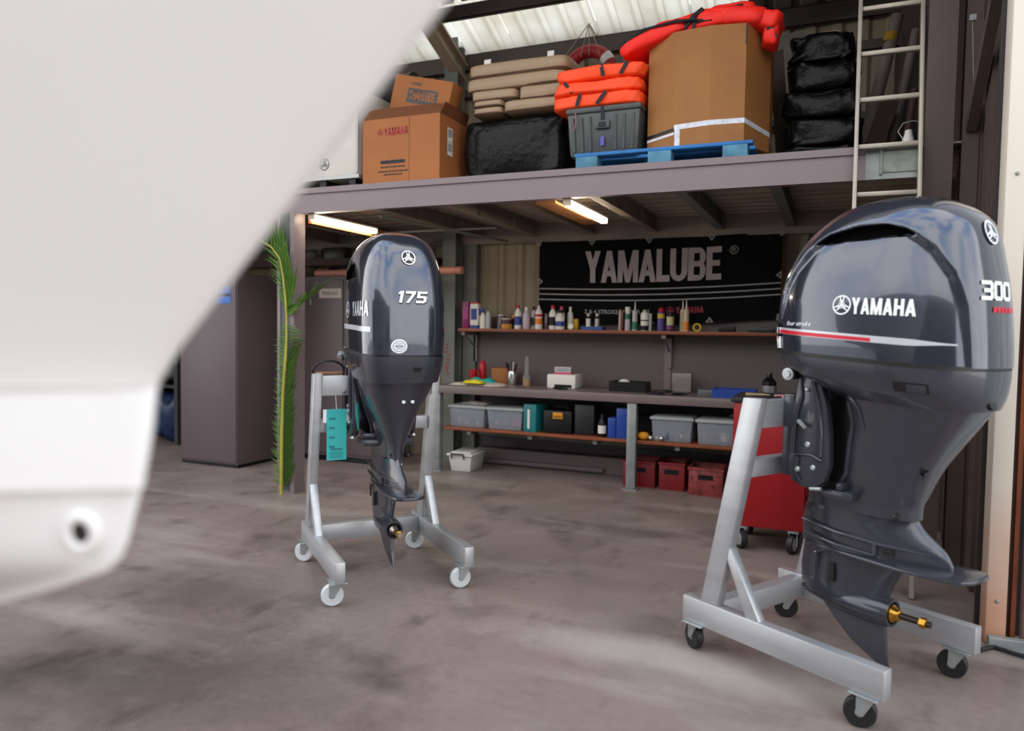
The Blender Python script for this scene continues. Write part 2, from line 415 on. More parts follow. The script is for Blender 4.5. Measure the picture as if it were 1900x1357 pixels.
# columns
def h_column(name, x, y, wd, dp, z1, m, t=.012):
    b = MB(); b.b2(x-wd/2, x+wd/2, y-dp/2, y-dp/2+t, 0, z1); b.b2(x-wd/2, x+wd/2, y+dp/2-t, y+dp/2, 0, z1); b.b2(x-t/2, x+t/2, y-dp/2+t, y+dp/2-t, 0, z1)
    return struct(b.build(name, m, smooth=0))
c1 = h_column('column_1', -3.50, 6.62, .142, .16, 4.13, M_greengal)
b = MB(); rr_ = random.Random(4)     # faded red painted marks on the flange
for k in range(9):
    z = 1.16-k*.036; x = -3.505+rr_.uniform(-.015, .015); a = rr_.uniform(-.6, .6)
    b.bar((x-.018*math.cos(a), 6.5385, z-.014*math.sin(a)), (x+.018*math.cos(a), 6.5385, z+.014*math.sin(a)), .001, .022, (0, 0, 1))
b.build('red_paint_mark', mat('faded red paint', '#8c4a48', .6, var=.3, scale=30), c1, smooth=0)
b = MB(); b.b2(.415, .555, 4.70, 4.712, 0, 5.1); b.b2(.415, .555, 4.86, 4.872, 0, 5.1); b.b2(.48, .49, 4.712, 4.86, 0, 5.1); struct(b.build('column_2', M_brown, smooth=0))
h_column('column_6', .50, 6.55, .22, .16, 4.0, M_brown)
b = MB(); b.b2(-3.42, -3.28, 6.70, 6.80, 0, 2.15); struct(b.build('column_3', M_greengal, smooth=0))
b = MB()   # front mezzanine post, box section with folded lip
b.b2(-4.03, -3.865, 4.70, 4.82, 0, 2.20); b.b2(-3.905, -3.865, 4.69, 4.70, 0, 2.2); b.b2(-4.03, -4.00, 4.69, 4.70, 0, 2.2)
pc = struct(b.build('column_4', M_mauve, smooth=0))
b = MB(); b.b2(-4.0, -3.905, 4.696, 4.70, 0.02, 2.2); b.build('inner_web', mat('dark green grey paint', '#4c5148', .55), pc, smooth=0)
# wall rails on the right wall and a purlin brace
b = MB(); b.b2(.60, .68, 4.75, 4.84, 0, 5.2); struct(b.build('column_5', M_brown, smooth=0))
b = MB(); b.bar((.64, 3.95, 3.05), (.64, 4.75, 2.45), .05, .07); struct(b.build('brace_1', M_brown, smooth=0))
b = MB(); b.tube([(.645, 4.72, 2.6), (.60, 4.55, 2.95)], .004, 6); b.box((.60, 4.55, 2.96), (.03, .02, .03)); b.box((.65, 4.74, 2.55), (.05, .03, .05)); struct(b.build('door_stay', M_galv, smooth=0))

# ------------------------------------------------------------------ roof: slope .4, eave at the back wall
SL = .395; Y0, Z0 = 6.82, 4.005
def rz(y): return Z0+(Y0-y)*SL
rf = MB()
def roof_rect(mb, x0, x1, y0, y1, off=0.0, th=.012, ribs=True, pitch=.208):
    pts = []; x = x0
    while x < x1-1e-6:
        for dx, dz in ((0, 0), (.12, 0), (.14, .03), (.185, .03)):
            if x+dx < x1: pts.append((x+dx, dz if ribs else 0))
        x += pitch
    pts.append((x1, 0)); vs = []; fs = []
    for px, dz in pts: vs += [(px, y0, rz(y0)+dz+off), (px, y1, rz(y1)+dz+off)]
    for i in range(len(pts)-1): fs.append((2*i, 2*i+2, 2*i+3, 2*i+1))
    mb.add(vs, fs)
M_roof = mat('roof sheet', '#6b635c', .55, var=.14, scale=2)
roof_rect(rf, -8.6, .74, 3.80, 6.15)
for x0, x1 in ((-8.6, -6.2), (-.75, .74)): roof_rect(rf, x0, x1, 6.15, 6.9)
roof = struct(rf.build('ceiling', M_roof, smooth=0))
def skylight_mat():
    m = bpy.data.materials.new('translucent roof sheet'); m.use_nodes = True
    nt = m.node_tree; nt.nodes.clear(); N = nt.nodes.new; L = nt.links.new
    tc = N('ShaderNodeTexCoord'); nz = N('ShaderNodeTexNoise'); nz.inputs['Scale'].default_value = 3; nz.inputs['Detail'].default_value = 5
    L(tc.outputs['Object'], nz.inputs['Vector'])
    r = N('ShaderNodeValToRGB'); L(nz.outputs['Fac'], r.inputs[0])
    r.color_ramp.elements[0].color = (.40, .355, .26, 1); r.color_ramp.elements[1].color = (.52, .49, .40, 1)
    r.color_ramp.elements[0].position = .25; r.color_ramp.elements[1].position = .65
    t = N('ShaderNodeBsdfTranslucent'); d = N('ShaderNodeBsdfDiffuse'); L(r.outputs[0], t.inputs[0]); L(r.outputs[0], d.inputs[0])
    mx = N('ShaderNodeMixShader'); mx.inputs[0].default_value = .12; L(t.outputs[0], mx.inputs[1]); L(d.outputs[0], mx.inputs[2])
    o = N('ShaderNodeOutputMaterial'); L(mx.outputs[0], o.inputs[0]); return m
M_sky = skylight_mat()
for i, (x0, x1) in enumerate(((-6.2, -5.1), (-5.1, -4.05), (-4.05, -3.42), (-3.42, -2.91), (-2.91, -2.06), (-2.06, -1.22), (-1.22, -.75))):
    b = MB(); roof_rect(b, x0, x1-.004, 6.15, 6.9, off=.002 if i % 2 else 0); b.build('skylight_panel', M_sky, roof, smooth=0)
M_purlin = mat('purlin steel', '#4a3f3a', .5, var=.12, scale=3)
def purlin(y, h=.12, wd=.05, x0=-8.5, x1=.70):
    b = MB(); z = rz(y)-.004
    b.b2(x0, x1, y-wd/2, y-wd/2+.006, z-h, z); b.b2(x0, x1, y-wd/2, y+wd/2, z-h, z-h+.006); b.b2(x0, x1, y-wd/2, y+wd/2, z-.006, z)
    return struct(b.build('purlin', M_purlin, smooth=0))
for y in (6.76, 6.188, 5.5, 4.8, 4.05): purlin(y, h=.16 if y > 6.7 else .12)
for x in (-3.46, .60):   # rafters
    b = MB()
    for (o0, o1, wd) in ((-.14, -.155, .12), (-.30, -.315, .12), (-.155, -.30, .012)):
        p = []
        for y in (6.70, 3.95): p += [(x-wd/2, y, rz(y)+o0), (x+wd/2, y, rz(y)+o0), (x+wd/2, y, rz(y)+o1), (x-wd/2, y, rz(y)+o1)]
        b.loft([p[:4], p[4:]])
    struct(b.build('rafter', mat('rafter paint', '#a8917b', .5, var=.1, scale=3), smooth=0))
# girts behind the mezzanine stores (horizontal rails on the back wall)
for z, h in ((3.60, .07), (3.05, .06)):
    b = MB(); b.b2(-8.4, .68, 6.70, 6.78, z, z+h); struct(b.build('girt', M_purlin, smooth=0))

# ------------------------------------------------------------------ mezzanine
b = MB()   # fascia channel: web, top lip, bottom lip
b.b2(-8.4, .13, 4.752, 4.765, 2.20, 2.385); b.b2(-8.4, .13, 4.738, 4.765, 2.345, 2.387); b.b2(-8.4, .13, 4.742, 4.80, 2.198, 2.206)
mz = struct(b.build('mezzanine_beam', M_mauve, smooth=0)); mz['label'] = 'mauve grey edge beam of the storage mezzanine'
b = MB(); b.b2(.13, .415, 4.75, 4.765, 2.20, 2.385); b.b2(.13, .415, 4.735, 4.765, 2.365, 2.385); b.build('galvanised_end', M_galv, mz, smooth=0)
b = MB(); b.b2(.20, .215, 4.735, 4.75, 2.225, 2.36); b.b2(.215, .40, 4.742, 4.75, 2.235, 2.35); b.build('splice_plate', mat('weathered green plate', '#8a9086', .6, var=.3, scale=18), mz, smooth=0)
dk = MB(); x0, x1 = -8.4, .655
y = 4.78; pts = []
while y < 6.78:
    pts += [(y, 2.335), (y+.07, 2.335), (y+.09, 2.372), (y+.15, 2.372), (y+.17, 2.335)]; y += .19
vs = []; fs = []
for py, pz in pts: vs += [(x0, py, pz), (x1, py, pz)]
for i in range(len(pts)-1): fs.append((2*i, 2*i+2, 2*i+3, 2*i+1))
dk.add(vs, fs); dk.b2(x0, x1, 4.766, 6.78, 2.374, 2.385)
deck = struct(dk.build('mezzanine_deck', M_deck, smooth=0))
for x in (-.36, -.93, -1.50, -2.07, -2.64, -3.21, -4.3, -4.9, -5.5, -6.1):
    b = MB(); b.b2(x-.004, x+.004, 4.77, 6.66, 2.21, 2.334); b.b2(x-.035, x+.035, 4.77, 6.66, 2.204, 2.211); b.b2(x-.035, x+.035, 4.77, 6.66, 2.327, 2.334)
    for yy in (5.4, 6.1): b.b2(x-.03, x+.03, yy, yy+.006, 2.211, 2.327)
    struct(b.build('joist', M_greengal if x in (-.36, -.93) else M_steel, smooth=0))
b = MB(); b.b2(-3.42, .40, 6.665, 6.72, 2.15, 2.334); struct(b.build('trimmer_beam', M_steel, smooth=0))
b = MB(); b.b2(-8.4, -3.58, 6.665, 6.72, 2.15, 2.334); struct(b.build('trimmer_beam', M_steel, smooth=0))
# thin services pipe slung under the joists
b = MB(); b.tube([(-3.25, 4.95, 2.175), (-2.9, 6.6, 2.16)], .012, 8); b.tube([(-4.2, 5.9, 2.19), (-2.7, 5.9, 2.19)], .010, 8); struct(b.build('conduit', M_greengal))
# wall lining boards behind the bench
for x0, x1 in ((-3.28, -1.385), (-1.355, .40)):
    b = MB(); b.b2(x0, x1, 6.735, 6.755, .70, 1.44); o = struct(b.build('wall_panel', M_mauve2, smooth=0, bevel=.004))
b = MB(); b.b2(-1.40, -1.34, 6.728, 6.736, .70, 1.27); struct(b.build('panel_joint', M_mauve, smooth=0))
b = MB(); b.b2(-3.3, .4, 6.76, 6.79, 0, .70); struct(b.build('wall_panel_lower', mat('dark lining', '#4b4446', .6), smooth=0))
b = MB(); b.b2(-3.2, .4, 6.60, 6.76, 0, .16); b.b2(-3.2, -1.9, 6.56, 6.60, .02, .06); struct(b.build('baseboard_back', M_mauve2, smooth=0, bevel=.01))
b = MB(); b.tube([(-3.2, 6.66, .30), (.3, 6.66, .28)], .03, 10); b.tube([(-3.2, 6.68, .38), (.3, 6.68, .37)], .02, 10); struct(b.build('services_pipe', M_greengal))
# ================================================================== OUTBOARD ENGINES AND STANDS
M_cowl = mat('metallic blue grey gelcoat', '#3f4450', .16, metal=.6, var=.03, scale=40, coat=1.0)
M_leg = mat('engine leg paint', '#3d3f48', .26, metal=.35, var=.05, scale=25, coat=.6)
M_blk = mat('black engine plastic', '#131314', .45, var=.1, scale=20)
M_void = mat('intake shadow black', '#050506', .95, var=.05, spec=.05)
M_brk = mat('bracket grey paint', '#3b3c45', .30, metal=.35, var=.08, scale=20, coat=.4)
M_white = mat('white decal', '#eef0f2', .35, var=.02)
M_silver = mat('silver decal', '#c9ccd0', .3, metal=.3, var=.03)
M_red = mat('red decal', '#c8102e', .35, var=.03)
M_brass = mat('brass', '#b98a35', .28, metal=1.0, var=.12, scale=30)
M_shaft = mat('bare steel shaft', '#a89c90', .3, metal=.9, var=.15, scale=30)
M_alu = mat('brushed aluminium', '#bcbec0', .40, metal=.65, var=.10, scale=3, stretch=(1, 1, 6), bump=.02, rvar=.1)
M_chrome = mat('bright metal', '#c8cac8', .2, metal=.9, var=.05)
M_zinc = mat('zinc plated steel', '#aab0b0', .35, metal=.7, var=.1, scale=20)

def inarch(arch, u):
    if u <= arch[0][0] or u >= arch[-1][0]: return None
    for (a, b), (c, d) in zip(arch, arch[1:]):
        if a <= u <= c: return b+(d-b)*(u-a)/(c-a)

def pdist(poly, x, y):
    best = 9.0
    for (a, b), (c, d) in zip(poly, poly[1:]):
        ex, ey = c-a, d-b; t = ((x-a)*ex+(y-b)*ey)/(ex*ex+ey*ey); t = 0 if t < 0 else 1 if t > 1 else t
        q = (x-a-t*ex)**2+(y-b-t*ey)**2
        if q < best: best = q
    return math.sqrt(best)
def outboard(name, label, loc, rz_, P):
    root = thing(name, label, 'outboard engine', loc, rz_)
    zs, zt = P['seam'], P['top']
    def seam(u): return zs - P['rake']*(u-P['uc'])
    n = 300
    tab = P['cowl']
    levels = [zs+(zt-zs)*math.sin(PI/2*i/130) for i in range(131)]
    rings = []
    for z in levels:
        u0, u1, hw = lerp_tab(tab, z)
        ring = []
        for (u, v) in oval(u0, u1, u0+(u1-u0)*.52, hw, P['ef'], P['ea'], n):
            k = (z-zs)/(zt-zs)
            zz = z - P['rake']*(u-P['uc'])*(1-k)
            a = inarch(P['arch'], u)
            if a is not None and abs(v) > .04 and zz < a:
                d = pdist(P['arch'], u, zz)
                dep = P['inset']*smooth01(d/.038)*smooth01((abs(v)-.05)/.08)
                if P['intake'][0] < u < P['intake'][1]:
                    zi = P['intake'][2]+P['intake'][3]*(u-P['intake'][0])
                    f = smooth01((zz-zi)/.008)*smooth01((d-.006)/.012)*smooth01((u-P['intake'][0])/.05)*smooth01((P['intake'][1]-u)/.02)
                    dep += .028*f
                v -= math.copysign(dep, v)
            ring.append((u, v, zz))
        rings.append(ring)
    cw = MB(); cw.loft(rings, False, True)
    cowl = cw.build('cowl', M_cowl, root, smooth=50)
    tris = BVHTree.FromPolygons([Vector(x) for x in cw.v], cw.f)
    def side(u, z, off=.0022, sg=-1):
        h = tris.ray_cast(Vector((u, sg*2.0, z)), Vector((0, -sg, 0)))
        if h[0] is None: return Vector((u, sg*.2, z))
        nn = h[1] if h[1].y*sg > 0 else -h[1]
        return h[0]+nn*off
    def aft(v, z, off=.0022):
        h = tris.ray_cast(Vector((3, v, z)), Vector((-1, 0, 0)))
        if h[0] is None: return Vector((.9, v, z))
        nn = h[1] if h[1].x > 0 else -h[1]
        return h[0]+nn*off
    # air intake openings (both flanks)
    for sg in (-1, 1):
        b = MB(); ni, nj = 40, 8; vs = []
        ia, ib, iz, isl = P['intake']
        for i in range(ni+1):
            u = ia+.016+(ib-ia-.040)*i/ni
            lo = iz+isl*(u-ia)+.004; hi = max(lo+.002, inarch(P['arch'], u)-.010)
            for k in range(nj+1): vs.append(side(u, lo+(hi-lo)*k/nj, .004, sg))
        b.add(vs, [(i*(nj+1)+k, (i+1)*(nj+1)+k, (i+1)*(nj+1)+k+1, i*(nj+1)+k+1) for i in range(ni) for k in range(nj)])
        b.build('air_intake', M_void, root)
    # rubber seam
    def pan_ring(z, u0, u1, hw, kf=2.6, ka=2.6):
        return [(u, v, z-P['rake']*(u-P['uc'])) for u, v in oval(u0, u1, u0+(u1-u0)*.52, hw, kf, ka, 96)]
    u0, u1, hw = lerp_tab(tab, zs)
    b = MB(); b.loft([pan_ring(zs+.004, u0+.004, u1-.004, hw-.004, P['ef'], P['ea']), pan_ring(zs-.010, u0+.004, u1-.004, hw-.004, P['ef'], P['ea'])])
    b.build('cowl_seal', M_blk, root)
    # lower cowling
    rg = []
    for (z, a, c, h) in P['pan']: rg.append(pan_ring(z, a, c, h, P['ef'], P['ea']))
    b = MB(); b.loft(rg); pan = b.build('lower_cowl', M_leg, root, smooth=40)
    tp = BVHTree.FromPolygons([Vector(x) for x in b.v], b.f)
    def pside(u, z, off=.002, sg=-1):
        h = tp.ray_cast(Vector((u, sg*2.0, z)), Vector((0, -sg, 0)))
        if h[0] is None: return Vector((u, sg*.2, z))
        nn = h[1] if h[1].y*sg > 0 else -h[1]
        return h[0]+nn*off
    # leg / apron
    rg = []
    zz = sorted(set([r[0] for r in P['apron']]+[P['apron'][0][0]+(P['apron'][-1][0]-P['apron'][0][0])*i/24 for i in range(25)]))
    for z in zz:
        a, c, h = lerp_tab(P['apron'], z); rg.append([(u, v, z) for u, v in oval(a, c, a+(c-a)*.45, h, 3.2, P['apea'], 64)])
    b = MB(); b.loft(rg); apr = b.build('apron', M_leg, root, smooth=40)
    ta = BVHTree.FromPolygons([Vector(x) for x in b.v], b.f)
    def aside(u, z, off=.001, sg=-1):
        h = ta.ray_cast(Vector((u, sg*2.0, z)), Vector((0, -sg, 0)))
        return (h[0] if h[0] else Vector((u, sg*.1, z)))+Vector((0, sg*off, 0))
    # recessed shadow groove where the bracket sits and a raised lip round it
    D = P['du']
    b = MB(); pts = [(.50+D, 1.115), (.535+D, 1.07), (.545+D, 1.0), (.52+D, .90), (.50+D, .80), (.46+D, .745)]
    for sg in (-1, 1):
        b.tube([aside(u, z, .004, sg) for u, z in pts], .009, 8)
        b.tube([aside(u+.05, z-.015, .002, sg) for u, z in pts[:3]], .006, 8)
    b.split('apron_lip', M_leg, root)
    # lower unit above the plate
    rg = []
    for i in range(13):
        z = P['unit'][0][0]+(P['unit'][-1][0]-P['unit'][0][0])*i/12
        a, c, h = lerp_tab(P['unit'], z); rg.append([(u, v, z) for u, v in oval(a, c, a+(c-a)*.4, h, 2.0, 1.7, 48)])
    b = MB(); b.loft(rg); unit = b.build('lower_unit', M_leg, root, smooth=40)
    zl = P['unit'][-1][0]
    b = MB(); a, c, h = lerp_tab(P['unit'], zl)
    b.loft([[(u, v, zl-.004+k*.012) for u, v in oval(a+.003, c-.003, a+(c-a)*.4, h-.002, 2.0, 1.7, 48)] for k in (0, 1)])
    b.build('leg_seam', M_blk, root)
    W = P['wk']
    # side ribs, exhaust relief slots and water inlet
    b = MB()
    for sg in (-1, 1):
        b.tube([(.30+D, W*sg*.066, .585), (.45+D, W*sg*.078, .565), (.62+D, W*sg*.066, .553), (.78+D, W*sg*.03, .548)], [.006, .008, .008, .003], 8)
        b.tube([(.31+D, W*sg*.064, .535), (.45+D, W*sg*.074, .515), (.60+D, W*sg*.066, .508)], [.006, .008, .006], 8)
        b.tube([(.355+D, W*sg*.062, .40), (.36+D, W*sg*.064, .46), (.40+D, W*sg*.067, .482), (.44+D, W*sg*.066, .484)], [.004, .007, .007, .003], 8)
        b.box((.60+D, W*sg*.066, .535), (.014, .02, .045))
    b.split('rib', M_leg, unit)
    b = MB()
    for sg in (-1, 1):
        for k in range(3): b.box((.645+D, W*sg*.058, .525+k*.012), (.045, .012, .005))
        b.lathe([(.011, 0), (.011, .012), (.006, .014)], (.675+D, W*sg*.070, .668), (0, sg, 0), 12)
        b.box((.43+D, W*sg*.0585, .40), (.020, .016, .07))
    b.split('vent_slot', M_blk, unit)
    # anti-ventilation plate
    pl = [(.30, .045), (.40, .075), (.55, .092), (.70, .108), (.86, .108), (.91, .095), (.932, .06), (.94, .0)]
    poly = [(u+D, v*W) for u, v in pl]+[(u+D, -v*W) for u, v in pl[::-1][1:]]
    b = MB(); zp = P['plate']; b.prism(poly, zp-.014, zp, lambda x, y, d: (x, y, d+max(0, x-D-.7)*.03))
    b.build('anti_ventilation_plate', M_leg, root, bevel=.004)
    # gearcase strut, bullet and skeg
    rg = []
    for z, a, c, h in ((zp-.006, .275, .685, .062), (.44, .268, .665, .055), (.39, .262, .640, .052), (.34, .264, .625, .052), (.30, .295, .62, .050)):
        rg.append([(u, v, z) for u, v in oval(a+D, c+D, a+D+(c-a)*.38, h*W, 2.0, 1.6, 40)])
    b = MB(); b.loft(rg)
    b.build('gearcase_strut', M_leg, root, smooth=40)
    zc = P['hubz']; ra = P['hubr']
    b = MB(); b.lathe([(.002, .262), (.012, .272), (.022, .31), (.034, .365), (.046, .42), (ra-.004, .48), (ra+.001, .56), (ra-.002, .625), (ra-.004, .642), (ra-.012, .642), (ra-.016, .60), (.012, .60)], (D, 0, zc), (1, 0, 0), 32)
    gc = b.build('gearcase', M_leg, root, smooth=40)
    b = MB()
    for k in range(14):
        a = 2*PI*k/14; b.box((.622+D, (ra-.012)*math.cos(a), zc+(ra-.012)*math.sin(a)), (.04, .008, .008), Matrix.Rotation(a, 3, 'X'))
    b.split('hub_spline', M_brk, gc)
    b = MB(); b.lathe([(ra-.014, .598), (ra-.014, .604)], (D, 0, zc), (1, 0, 0), 24); b.build('hub_shadow_face', M_blk, gc)
    sk = [(.268, .33), (.30, .300), (.367, .262), (.42, .208), (.485, .143), (.585, .088), (.625, .078), (.634, .084), (.622, .15), (.612, zc-.04)]
    b = MB(); k = len(sk); vs = [(u+D, s_*.013*max(.12, min(1, (z-.06)/.16)), z) for s_ in (-1, 1) for u, z in sk]
    b.add(vs, [tuple(range(k-1, -1, -1)), tuple(range(k, 2*k))]+[(i, (i+1) % k, (i+1) % k+k, i+k) for i in range(k)])
    b.build('skeg', M_leg, root, smooth=20)
    # propeller shaft
    sx, L1 = .60+D, P['shaft']
    b = MB(); b.lathe([(.012, 0), (.012, L1)], (sx, 0, zc), (1, 0, 0), 16)
    if P['spline']:
        for k in range(12):
            a = 2*PI*k/12; b.box((sx+L1*.62, .0125*math.cos(a), zc+.0125*math.sin(a)), (L1*.45, .004, .004), Matrix.Rotation(a, 3, 'X'))
    sh = b.build('propeller_shaft', M_shaft if P['spline'] else mat('dark greased shaft', '#3a2f2a', .35, metal=.6), root)
    rw = .026 if P['spline'] else .034
    b = MB(); b.lathe([(rw, .0), (rw, .028), (rw*.7, .040), (rw*.6, .052), (.014, .055)], (sx+.015, 0, zc), (1, 0, 0), 20); b.build('thrust_washer', M_shaft if P['spline'] else M_brass, sh)
    b = MB(); b.lathe([(.019, 0), (.019, .022), (.011, .024), (.011, .034)], (sx+L1-.035, 0, zc), (1, 0, 0), 6)
    b.build('shaft_nut', M_brass, sh, smooth=0)
    # ---- mounting brackets on the transom
    b = MB(); b.loft([[(u+D, v, z) for u, v in oval(.31+dx, .50+dx, .42+dx, .062, 3, 3, 32)] for z, dx in ((.70, -.01), (.78, 0), (.95, .01), (1.10, .01), (1.16, -.02))])
    b.tube([(.31+D, -.20, 1.165), (.31+D, .20, 1.165)], .022, 16)
    b.b2(.30+D, .47+D, -.09, .09, .715, .76)
    sw = b.build('swivel_bracket', M_blk, root, smooth=40)
    b = MB()
    for sg in (-1, 1): b.lathe([(.024, 0), (.024, .012), (.014, .013), (.014, .02)], (.31+D, sg*.20, 1.165), (0, sg, 0), 12)
    b.split('tilt_tube_nut', M_zinc, sw)
    out_ = [(.325, 1.14), (.35, 1.178), (.39, 1.178), (.425, 1.14), (.455, 1.05), (.468, .93), (.470, .83), (.452, .765), (.41, .735), (.355, .733), (.315, .752), (.300, .80), (.302, .90), (.312, 1.02)]
    for sg in (-1, 1):
        b = MB(); b.prism([(u+D, z) for u, z in out_], sg*.135, sg*.175, lambda x, y, d: (x, d, y))
        cb = b.build('clamp_bracket', M_brk, root, bevel=.008)
        b = MB()
        b.tube([(.345+D, sg*.177, 1.15), (.352+D, sg*.180, 1.08), (.335+D, sg*.180, 1.02), (.325+D, sg*.180, .93), (.322+D, sg*.178, .86)], .007, 8)
        b.tube([(.395+D, sg*.177, 1.16), (.425+D, sg*.180, 1.06), (.438+D, sg*.180, .95), (.436+D, sg*.178, .86)], .008, 8)
        b.tube([(.33+D, sg*.177, .855), (.40+D, sg*.180, .862), (.445+D, sg*.177, .845)], .006, 8)
        b.tube([(.345+D, sg*.177, .845), (.335+D, sg*.179, .79), (.355+D, sg*.177, .755)], .006, 8)
        b.split('bracket_rib', M_brk, cb)
        b = MB()
        for (u, z, r) in ((.385, .90, .012), (.41, .815, .011), (.345, .80, .011), (.375, 1.11, .009)): b.lathe([(r, 0), (r, .008), (r*.6, .012)], (u+D, sg*.175, z), (0, sg, 0), 8)
        b.tube([(.345+D, sg*.18, .985), (.385+D, sg*.205, .968)], [.010, .008], 10)
        b.tube([(.395+D, sg*.17, .732), (.44+D, sg*.17, .738)], .008, 8)
        b.split('bracket_bolt', M_zinc, cb)
    b = MB()   # mounting arm from apron to bracket
    b.b2(.40+D, .54+D, -.135, .135, .70, .735); b.b2(.47+D, .50+D, -.13, .13, .735, .765); b.b2(.42+D, .56+D, -.11, .11, 1.09, 1.15)
    b.split('mount_arm', M_brk, root, bevel=.008)
    b = MB(); b.b2(.262+D+P['md'], .312+D, -.165, .165, .765, 1.085); b.build('transom_plate', M_brk, root, bevel=.006)
    return root, cowl, side, aft, pside, aside, pan, apr

P300 = dict(seam=1.235, top=1.814, rake=.055, uc=.6, ef=3.0, ea=2.6, du=0.0, apea=3.4,
    cowl=[(1.235,.208,.969,.288),(1.3,.204,.967,.290),(1.4,.206,.960,.286),(1.5,.222,.949,.277),(1.6,.262,.931,.260),(1.66,.305,.918,.244),(1.70,.345,.903,.226),(1.73,.378,.880,.204),(1.77,.435,.828,.162),(1.79,.48,.785,.127),(1.805,.54,.72,.08),(1.814,.60,.66,.03)],
    arch=[(.25,1.38),(.285,1.50),(.32,1.565),(.39,1.640),(.47,1.687),(.58,1.708),(.68,1.706),(.75,1.684),(.80,1.652),(.845,1.612),(.90,1.525),(.935,1.42),(.95,1.30),(.957,1.20)],
    inset=.020, intake=(.40,.815,1.642,.02),
    pan=[(1.225,.212,.965,.284),(1.19,.225,.964,.282),(1.15,.30,.960,.262),(1.12,.37,.955,.235),(1.09,.43,.945,.205)],
    apron=[(.655,.30,.722,.076),(.70,.30,.724,.080),(.74,.40,.738,.092),(.78,.44,.752,.104),(.84,.46,.778,.122),(.90,.475,.813,.140),(1.0,.505,.877,.172),(1.06,.50,.915,.192),(1.11,.46,.946,.212)],
    unit=[(.49,.265,.842,.064),(.51,.264,.845,.066),(.545,.263,.832,.070),(.57,.265,.812,.072),(.60,.268,.772,.074),(.63,.275,.738,.075),(.655,.29,.722,.076)],
    plate=.497, hubz=.292, hubr=.056, shaft=.175, spline=False, md=0, wk=1.0)
P175 = dict(seam=1.20, top=1.803, rake=.03, uc=.45, ef=3.0, ea=4.0, du=-.105, apea=2.6,
    cowl=[(1.2, 0.07, 0.8, 0.2138), (1.3, 0.065, 0.803, 0.2175), (1.4, 0.065, 0.8, 0.2184), (1.5, 0.075, 0.79, 0.2138), (1.6, 0.1, 0.77, 0.2018), (1.66, 0.125, 0.75, 0.1871), (1.7, 0.15, 0.73, 0.1714), (1.74, 0.195, 0.695, 0.1475), (1.77, 0.25, 0.645, 0.1179), (1.79, 0.32, 0.585, 0.0829), (1.8, 0.37, 0.53, 0.0461), (1.803, 0.4, 0.5, 0.0276)],
    arch=[(.09,1.38),(.12,1.52),(.15,1.57),(.23,1.63),(.33,1.655),(.43,1.648),(.50,1.615),(.56,1.555),(.60,1.45),(.62,1.33),(.63,1.2)],
    inset=.016, intake=(.16,.50,1.565,.02),
    pan=[(1.19,.075,.797,.219),(1.15,.10,.792,.213),(1.10,.18,.775,.200),(1.06,.26,.758,.188)],
    apron=[(.655,.20,.605,.052),(.70,.20,.608,.055),(.74,.28,.615,.064),(.78,.33,.625,.076),(.84,.35,.645,.098),(.90,.36,.67,.124),(1.0,.39,.715,.165),(1.06,.39,.742,.186),(1.09,.36,.755,.195)],
    unit=[(.49,.16,.735,.052),(.51,.16,.738,.054),(.545,.16,.725,.056),(.57,.16,.705,.056),(.60,.165,.665,.054),(.63,.17,.63,.053),(.655,.185,.607,.052)],
    plate=.497, hubz=.275, hubr=.052, shaft=.145, spline=True, md=.075, wk=.76)

A31, A41 = R(-31.5), R(-41.0)
LOC3, LOC1 = (-.315, 3.397, 0), (-2.468, 3.617, 0)

# ---- large engine
e3, cowl3, side3, aft3, pside3, aside3, pan3, apr3 = outboard('outboard_engine', 'large blue grey outboard engine marked 300 on the stand with black wheels', LOC3, A31, P300)
b = MB(); q, wd = word('YAMAHA', .056, .82, .07)
quads_mesh(b, q, lambda x, y: side3(.592+x, 1.392-x*.05+y), 2); b.build('brand_lettering', M_white, cowl3)
b = MB(); quads_mesh(b, fork_logo(.0345), lambda x, y: side3(.555+x, 1.423+y), 1); b.build('fork_emblem', M_white, cowl3)
def strip(mb, fn, u0, u1, z_lo, z_hi, n=40):
    vs = []
    for i in range(n+1):
        t = i/n; u = u0+(u1-u0)*t; vs += [fn(u, z_lo(t)), fn(u, z_hi(t))]
    mb.add(vs, [(2*i, 2*i+2, 2*i+3, 2*i+1) for i in range(n)]); return mb
b = MB(); strip(b, side3, .245, .905, lambda t: 1.322-.044*t+.010*smooth01((t-.8)/.2), lambda t: 1.345-.040*t-.006*t*t-.006*smooth01((t-.8)/.2)); b.build('stripe', M_silver, cowl3)
b = MB(); strip(b, lambda u, z: side3(u, z, .0034), .25, .665, lambda t: 1.323-.026*t, lambda t: 1.337-.028*t); b.build('red_stripe', M_red, cowl3)
b = MB(); text_mesh(b, 'four stroke', .017, lambda x, y: side3(.31+x, 1.352-x*.03+y), sx=1.15, bold=.012, slant=.4); b.build('model_lettering', M_white, cowl3)
b = MB(); q, wd = word('300', .063, 1.12, .06, .12)
quads_mesh(b, q, lambda x, y: aft3(-.118+x, 1.437+y+.0, .004), 3); b.build('power_number', M_white, cowl3)
b = MB(); quads_mesh(b, [[(k*.026, 0), (k*.026+.021, 0), (k*.026+.025, .017), (k*.026+.004, .017)] for k in range(6)], lambda x, y: aft3(-.065+x, 1.398+y, .003), 1); b.build('capacity_lettering', M_red, cowl3)
def surf_disc(fn, cx, cz, r, m_ring, m_in, parent, name):
    b = MB(); quads_mesh(b, fork_logo(r), lambda x, y: fn(cx+x, cz+y, .006), 1); o = b.build(name, m_ring, parent)
    b = MB(); quads_mesh(b, _arc(0, 0, r, r, 0, 360, r*.999, r*.999, 28), lambda x, y: fn(cx+x, cz+y, .003), 2); b.build('emblem_disc', m_in, o); return o
